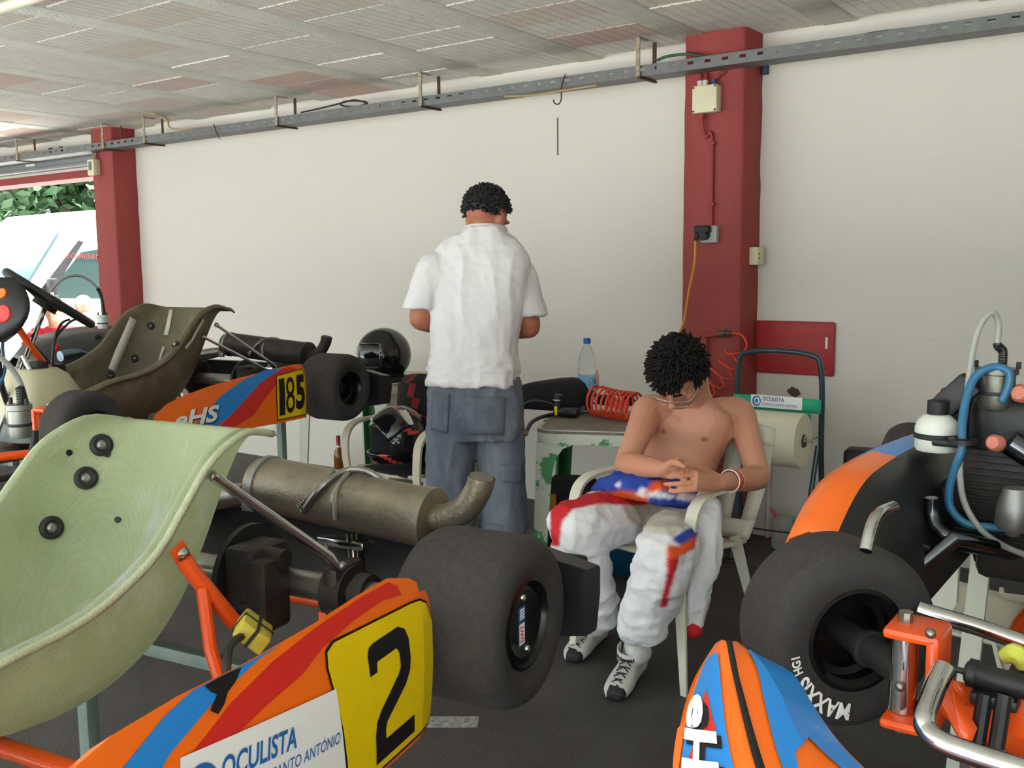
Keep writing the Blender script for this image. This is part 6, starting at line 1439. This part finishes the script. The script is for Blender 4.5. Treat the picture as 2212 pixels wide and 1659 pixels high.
for s_, px in ((-1, 985), (1, 1085)):
    kn = Bm(px, 1040, 3.84); kn[2] = .50; an = kn.copy(); an[2] = .09; an = an-f2*.02; limb(g, [Bm(1028, 780, 3.83), Bm(1028+s_*42, 900, 3.83), kn], [.06, .06, .055]); limb(g, [kn, kn*.5+an*.5-f2*.01, an], [.055, .055, .036])
bm_ = part('body', g, m_skin2, PM, smooth=180, voxel=.006, smit=4)
# T-shirt
g = G(); WZ = lambda px, py, d=3.82: Bm(px, py, d)
rings(g, [(WZ(1046, 490), r2*.07, f2*.068), (WZ(1044, 500), r2*.085, f2*.074), (WZ(1041, 512), r2*.118, f2*.08), (WZ(1038, 530), r2*.165, f2*.09), (WZ(1034, 560), r2*.20, f2*.105), (WZ(1030, 620), r2*.195, f2*.118), (WZ(1028, 690), r2*.175, f2*.118), (WZ(1025, 750), r2*.165, f2*.118), (WZ(1023, 800), r2*.172, f2*.125), (WZ(1023, 828), r2*.178, f2*.13)], n=30, p=2.6)
for S_, E_, o_ in ((SL, EL_, -1), (SR, ER_, 1)):
    ce = S_*.27+E_*.73; limb(g, [S_*.6+WZ(1035, 560)*.4, S_, S_*.65+E_*.35+r2*o_*.004], [.055, .063, .068], sm=4); d_ = (E_-S_)/np.linalg.norm(E_-S_); q_ = S_*.65+E_*.35
    rings(g, [(q_-d_*.06, r2*.066, f2*.07), (q_, (r2*.073), f2*.078), (ce+r2*o_*.006, (r2*.075-upv*.0*o_), f2*.08), (ce+d_*.012+r2*o_*.01, r2*.072, f2*.078)], n=18, p=2)
ts = part('t_shirt', g, m_shirt, PM, smooth=180, voxel=.0075, smit=4, label='plain white t-shirt')
zlow = Bm(1030, 770, 3.82)[2]; ztop = Bm(1030, 560, 3.82)[2]
wrinkle(ts, .010, 9, 4, (1, 1, 3.2), where=lambda c: max(0, min(1, (zlow+.05-c[2])/.08)))
wrinkle(ts, .006, 7, 9, (1.8, 1.8, .5), where=lambda c: .8); wrinkle(ts, .0025, 20, 2)
g = G(); nk = WZ(1047, 494, 3.83); ringp = [nk+r2*.078*math.cos(t)+f2*(.065*math.sin(t)+.012)+upv*(-.012*math.sin(t)-.004) for t in np.linspace(0, 2*PI, 29)[:-1]]; g.tube(ringp, .009, n=8, closed=True, flat=1.4); part('collar', g, m_shirt, ts, smooth=180)
# jeans
g = G(); LK = Bm(985, 1040, 3.84); RK = Bm(1085, 1040, 3.84); lkz = .50
hl_, hr_ = Bm(978, 905, 3.82), Bm(1078, 908, 3.84)
rings(g, [(WZ(1026, 812), r2*.168, f2*.112), (WZ(1027, 840), r2*.180, f2*.125), (WZ(1028, 880), r2*.186, f2*.135), (WZ(1029, 915), r2*.182, f2*.130), (WZ(1030, 945), r2*.165, f2*.11)], n=28, p=2.6)
for h_, kx, bx_ in ((hl_, Bm(972, 1035, 3.84), Bm(975, 1130, 3.84)), (hr_, Bm(1085, 1040, 3.86), Bm(1090, 1138, 3.86))):
    limb(g, [h_, h_*.5+kx*.5, kx, bx_], [.1, .096, .088, .09], sm=5, n=18)
je = part('jeans', g, m_jean, PM, smooth=180, voxel=.0075, smit=4, label='faded blue three-quarter jeans with large back pockets')
wrinkle(je, .006, 8, 6, (1.5, 1.5, .7)); wrinkle(je, .0025, 22, 3)
def panel_on(objs, PXs, m, name, parent, thick=.004, n=7, label=None):
    """patch pocket lying on the cloth: a measured quad laid on the surface"""
    g = G(); rows = []
    for v in np.linspace(0, 1, n):
        r = []
        for u in np.linspace(0, 1, n):
            a = np.array(PXs[0])*(1-u)+np.array(PXs[1])*u; b = np.array(PXs[3])*(1-u)+np.array(PXs[2])*u; q = a*(1-v)+b*v; h = hit(objs, *q)
            if h is None: return None
            r.append(np.array(h[0]+h[1]*thick)-MO)
        rows.append(r)
    g.grid(rows); return part(name, g, m, parent, smooth=180, solid=.003)
for P_ in (((938, 850), (972, 852), (968, 935), (932, 930)), ((1008, 855), (1092, 858), (1088, 940), (1012, 938)), ((1082, 1005), (1128, 1003), (1128, 1045), (1084, 1040))):
    panel_on([je], P_, m_jean2 if False else m_jean, 'patch_pocket', je)
panel_on([je], ((928, 815), (1122, 838), (1122, 852), (928, 832)), m_jean2, 'waistband', je, .003)
g = G()
for kx in (Bm(975, 1122, 3.84), Bm(1090, 1130, 3.86)): g.lathe([(.088, -.02), (.097, -.018), (.098, .018), (.09, .02)], n=28, X=Matrix.Translation(Vector(kx)), closed=True)
parts('turn_up', g, m_jean, je, smooth=60)
m_hair2 = mat('black_curly_hair', (26, 24, 25), rough=.65, var=(60, .5), col2=(44, 40, 40))
def cov2(d): return d.z > (.55 if d.y < -.5 else (.02 if d.y < .2 else -.42))
hair_mesh('hair', PM, hm, m_hair2, 1.02, cov2, 520, .013, 5, lambda d: (d.x*.3, d.y*.3, -.3), rad=.007)
for s_, px in ((-1, 985), (1, 1085)):
    kn = Bm(px, 1040, 3.84); g = G(); b = np.array((kn[0], kn[1], 0))-f2*.07
    rings(g, [(b+upv*.035, r2*.03, upv*.03), (b+f2*.07+upv*.045, r2*.04, upv*.042), (b+f2*.16+upv*.035, r2*.046, upv*.032), (b+f2*.24+upv*.022, r2*.036, upv*.02)], n=16); part('shoe', g, m_plast, PM, smooth=60)
# ------------------------------------------------------------------ outside the doorway
m_van = mat('van_white', (240, 240, 240), rough=.3, coat=.4); m_glass = mat('van_glass', (40, 58, 56), rough=.12, spec=.3); m_dark = mat('dark_trim', (30, 31, 33), rough=.5)
def van(label, loc, text=True):
    """nose along local -y, left flank at local x = 0, body towards -x"""
    t = thing('parked_van', label, 'van', loc)
    prof = [(0.0, .35), (-.02, .6), (.05, .85), (.25, .98), (.68, 1.10), (1.02, 1.52), (1.36, 1.98), (1.55, 2.14), (2.2, 2.22), (4.6, 2.25), (4.85, 2.1), (4.9, .4), (4.2, .3), (.4, .28)]
    g = G(); Wd = 1.95; rows = []
    for x, k in ((0, 1), (-.06, 1.0), (-Wd+.06, 1.0), (-Wd, 1)):
        ins = .03 if x in (0, -Wd) else 0
        rows.append([(x, p[0]+(ins if p[0] < 2 else -ins), p[1]-(ins if p[1] > 1.2 else -ins*.3)) for p in prof])
    n = len(prof)
    g.grid([[r[k] for r in rows] for k in range(n)]+[[r[0] for r in rows]]); g.add(rows[0], [tuple(range(n))]); g.add(rows[-1], [tuple(range(n-1, -1, -1))]); b = part('van_body', g, m_van, t, smooth=30)
    def side(ptsyz, m, name, parent, x=.004): g = G(); g.prism([(p[0], p[1]) for p in ptsyz], 0, .012, X=frame((1, 0, 0), (0, 1, 0), (x-.008, 0, 0))); return part(name, g, m, parent)
    w = side([(1.02, 1.13), (1.08, 1.28), (1.42, 1.66), (1.78, 1.72), (1.78, 1.10)], m_glass, 'side_window', b)
    side([(.80, 1.12), (1.40, 1.80), (1.46, 1.78), (.98, 1.12)], m_dark, 'window_frame', b, .003)
    side([(1.86, .5), (1.87, 2.1), (1.88, 2.1), (1.87, .5)], m_dark, 'door_gap', b)
    side([(1.30, .88), (1.36, .88), (1.36, .91), (1.30, .91)], m_dark, 'door_handle', b, .01)
    g = G(); g.add([(-.1, .70, 1.18), (-Wd+.1, .70, 1.18), (-Wd+.18, 1.30, 1.975), (-.18, 1.30, 1.975)], [(0, 1, 2, 3)]); part('windscreen', g, mat('windscreen_glass', (84, 116, 126), rough=.1, spec=.3), b, solid=.012)
    g = G(); g.box((.13, .98, 1.26), (.16, .09, .2), bev=.03); g.tube([(0, 1.0, 1.18), (.1, .98, 1.2)], .025, n=8); mr = part('wing_mirror', g, m_dark, t)
    g = G(); g.box((.13, .93, 1.185), (.165, .02, .035), bev=.006); part('mirror_indicator', g, m_wh, mr)
    for y in (.85, 3.9):
        g = G(); X = frame((1, 0, 0), None, (-.08, y, .33)); g.lathe([(0, -.1), (.2, -.1), (.31, -.1), (.33, -.06), (.33, .06), (.31, .1), (.2, .08), (0, .07)], n=28, X=X); part('wheel', g, m_tyre, t)
    g = G(); g.box((-Wd/2, -.03, .48), (Wd-.1, .06, .26), bev=.03); part('front_bumper', g, m_dark, t)
    g = G(); g.box((-.22, .02, .78), (.34, .1, .16), bev=.04, rot=Matrix.Rotation(-.3, 3, 'X')); part('headlamp', g, m_chrome, t)
    if text:
        def Sv(u, v): return np.array((.0125, u, v))
        Sv.side = 1
        V, Fc = text2d('ARA', 1, .01); V = fit2d(V, 1.62, .86, .42, .11); decal('lettering', V, Fc, Sv, m_bk, b, eps=.002)
        ring = [(1.48+.12*math.cos(a), .82+.12*math.sin(a)) for a in np.linspace(0, 2*PI, 29)[:-1]]; Vr = np.array(ring+[(1.48+.07*math.cos(a), .82+.07*math.sin(a)) for a in np.linspace(0, 2*PI, 29)[:-1]])
        decal('ring_emblem', Vr, [(i, (i+1) % 28, 28+(i+1) % 28, 28+i) for i in range(28)], Sv, mat('emblem_coral', (224, 96, 84), rough=.4), b, eps=.002)
        V, Fc = text2d('BOMBEIROS', 1, .01); V = fit2d(V, 0, 0, .62, .07); V = np.array([(1.84-p[0], 1.585+p[1]*.8+(p[0]-.3)*.02) for p in V]); decal('window_lettering', V, [f[::-1] for f in Fc], Sv, mat('dark_red_print', (120, 40, 44), rough=.5), b, eps=.004)
    return t
van('white van with dark wing mirror parked outside the doorway', (-11.0, 5.10, -.105))
van('plain white van parked behind the van with the wing mirror', (-13.9, 6.0, -.105), text=False)
def tree(label, loc, h, rad, col, seed, n=1600, lf=.16):
    R = random.Random(seed); t = thing('leafy_tree', label, 'tree', loc)
    g = G(); g.tube([(0, 0, 0), (.05, .1, h*.35), (-.05, 0, h*.6)], [.16, .12, .06], n=8, smooth=3)
    for k in range(5): a = k*1.3; g.tube([(0, 0, h*.4), (rad*.4*math.cos(a), rad*.4*math.sin(a), h*.62)], [.06, .02], n=6)
    part('trunk', g, mat('bark', (92, 78, 62), rough=.9), t)
    g = G(); cl = [(R.uniform(-.7, .7)*rad, R.uniform(-.7, .7)*rad, h*R.uniform(.22, .92), rad*R.uniform(.3, .5)) for _ in range(24)]
    for i in range(n):
        c = R.choice(cl); d = Vector((R.gauss(0, 1), R.gauss(0, 1), R.gauss(0, 1))).normalized()*c[3]*R.uniform(.7, 1.05); p = Vector(c[:3])+d
        u = Vector((R.gauss(0, 1), R.gauss(0, 1), R.gauss(0, .6))).normalized(); w = u.cross(Vector((R.gauss(0, 1), R.gauss(0, 1), R.gauss(0, 1)))).normalized(); s = lf*R.uniform(.6, 1.2)
        g.add([p-u*s, p+w*s*.4, p+u*s, p-w*s*.4], [(0, 1, 2, 3)])
    o = part('foliage', g, mat('leaves_'+label.split()[0], col, rough=.6, var=(2, .5)), t, smooth=0, recalc=False); o['kind'] = 'stuff'
    return t
tree('tall dark green tree beyond the parked vans', (-25.0, 14.5, -.11), 7.5, 3.0, (50, 80, 46), 1, 5200, .3)
tree('dense mid green tree right of the tall one', (-18.2, 19.6, -.11), 6.5, 2.8, (58, 90, 48), 2, 5000, .28)
tree('pale silvery tree standing left behind the vans', (-30.5, 9.0, -.11), 5.2, 2.4, (130, 150, 110), 3, 4200, .24)
tree('yellowish bush beside the plain van', (-19.0, 14.2, -.11), 3.6, 1.7, (120, 138, 78), 4, 3000, .18)
# corrugated shed roof showing behind the vans
p = at(92, 482, X=-22); t = thing('metal_shed', 'pale corrugated shed behind the parked vans', 'shed', (-22, p[1]+.2, -.11))
g = G(); g.box((0, 0, 1.2), (1.6, 2.2, 2.4), bev=.02); part('shed_wall', g, mat('shed_grey', (190, 188, 190), rough=.6), t)
g = G()
for k in range(6): g.box((.82, 0, .5+.4*k), (.05, 2.2, .2), bev=.02)
parts('cladding_rib', g, mat('shed_grey', (190, 188, 190), rough=.6), t)
# two people crouching by the van
def croucher(label, loc, rz, shirt, trouser, hairc, bald=False):
    P = thing('person', label, 'person', loc, rz); g = G()
    hx_ = Matrix.Translation((0, -.16, 1.08)) @ Matrix.Rotation(.2, 4, 'X'); head(g, hx_, 1.0)
    limb(g, [(0, -.02, .88), (0, -.08, .96), (0, -.13, 1.02)], [.06, .055, .05], sm=2)
    for s in (-1, 1): limb(g, [(s*.2, -.06, .84), (s*.25, -.2, .62), (s*.12, -.42, .52)], [.048, .042, .03], sm=3); hand(g, (s*.12, -.42, .52), (s*.08, -.49, .5), (0, 0, 1), 1, (-s, 0, 0), (-s*.3, -1, 0), ((s*.08, -.46, .54), (s*.05, -.49, .55)))
    rings(g, [((0, .12, .35), (.15, 0, 0), (0, .1, .03)), ((0, .05, .65), (.17, 0, 0), (0, .1, .02)), ((0, -.02, .86), (.16, 0, 0), (0, .08, .02))])
    part('body', g, m_skin, P, smooth=180, voxel=.009, smit=2)
    g = G(); rings(g, [((0, .14, .34), (.17, 0, 0), (0, .13, .03)), ((0, .06, .62), (.19, 0, 0), (0, .125, .03)), ((0, -.01, .84), (.185, 0, 0), (0, .105, .02)), ((0, -.04, .91), (.09, 0, 0), (0, .07, .02))])
    for s in (-1, 1): limb(g, [(s*.16, -.03, .85), (s*.215, -.08, .78), (s*.24, -.16, .68)], [.065, .065, .062], sm=3)
    o = part('shirt', g, shirt, P, smooth=180, voxel=.012, smit=2); wrinkle(o, .008, 9, 2)
    g = G(); rings(g, [((0, .15, .22), (.17, 0, 0), (0, .13, 0)), ((0, .14, .38), (.165, 0, 0), (0, .13, 0))])
    for s in (-1, 1): limb(g, [(s*.1, .12, .28), (s*.16, -.28, .46)], [.095, .075], sm=2); limb(g, [(s*.16, -.28, .46), (s*.15, -.16, .08)], [.072, .055], sm=2)
    part('trousers', g, trouser, P, smooth=180, voxel=.012, smit=2)
    for s in (-1, 1): g = G(); rings(g, [((s*.15, -.1, .04), (.04, 0, 0), (0, 0, .038)), ((s*.15, -.22, .04), (.045, 0, 0), (0, 0, .038)), ((s*.15, -.32, .025), (.035, 0, 0), (0, 0, .022))], n=12); part('shoe', g, m_plast, P)
    if not bald: hair_mesh('hair', P, hx_, hairc, 1.0, cov2, 160, .02, 9, lambda d: (d.x, d.y, 0))
    return P
croucher('bald man in pale blue shirt crouching beside the red pillar', (-9.28, 5.62, -.105), -1.3, mat('pale_blue_shirt', (150, 170, 190), rough=.85), mat('navy_trousers', (44, 50, 66), rough=.9), m_hair, True)
croucher('person in red shirt crouching outside behind the steering wheel', (-9.15, 5.12, -.105), .9, mat('red_shirt', (196, 34, 50), rough=.85), mat('navy_trousers', (44, 50, 66), rough=.9), m_hair2)

# ------------------------------------------------------------------ sets of alike things
for o in list(bpy.data.objects):
    if o.parent is None and 'category' in o:
        gname = {'racing_kart': 'karts raised on stands in the garage', 'kart_stand': 'steel stands under the karts', 'plastic_chair': 'plastic armchairs', 'plastic_table': 'plastic tables', 'leafy_tree': 'trees beyond the parked vans', 'parked_van': 'vans parked outside', 'racing_helmet': 'full-face helmets', 'cable': 'cables on the tray and walls', 'coiled_hose': 'orange coiled air hoses', 'pillar': 'red pillars', 'junction_box': 'junction boxes on the pillars', 'wall_socket': 'sockets on the right pillar'}.get(o.name.split('.')[0])
        if gname: o['group'] = gname
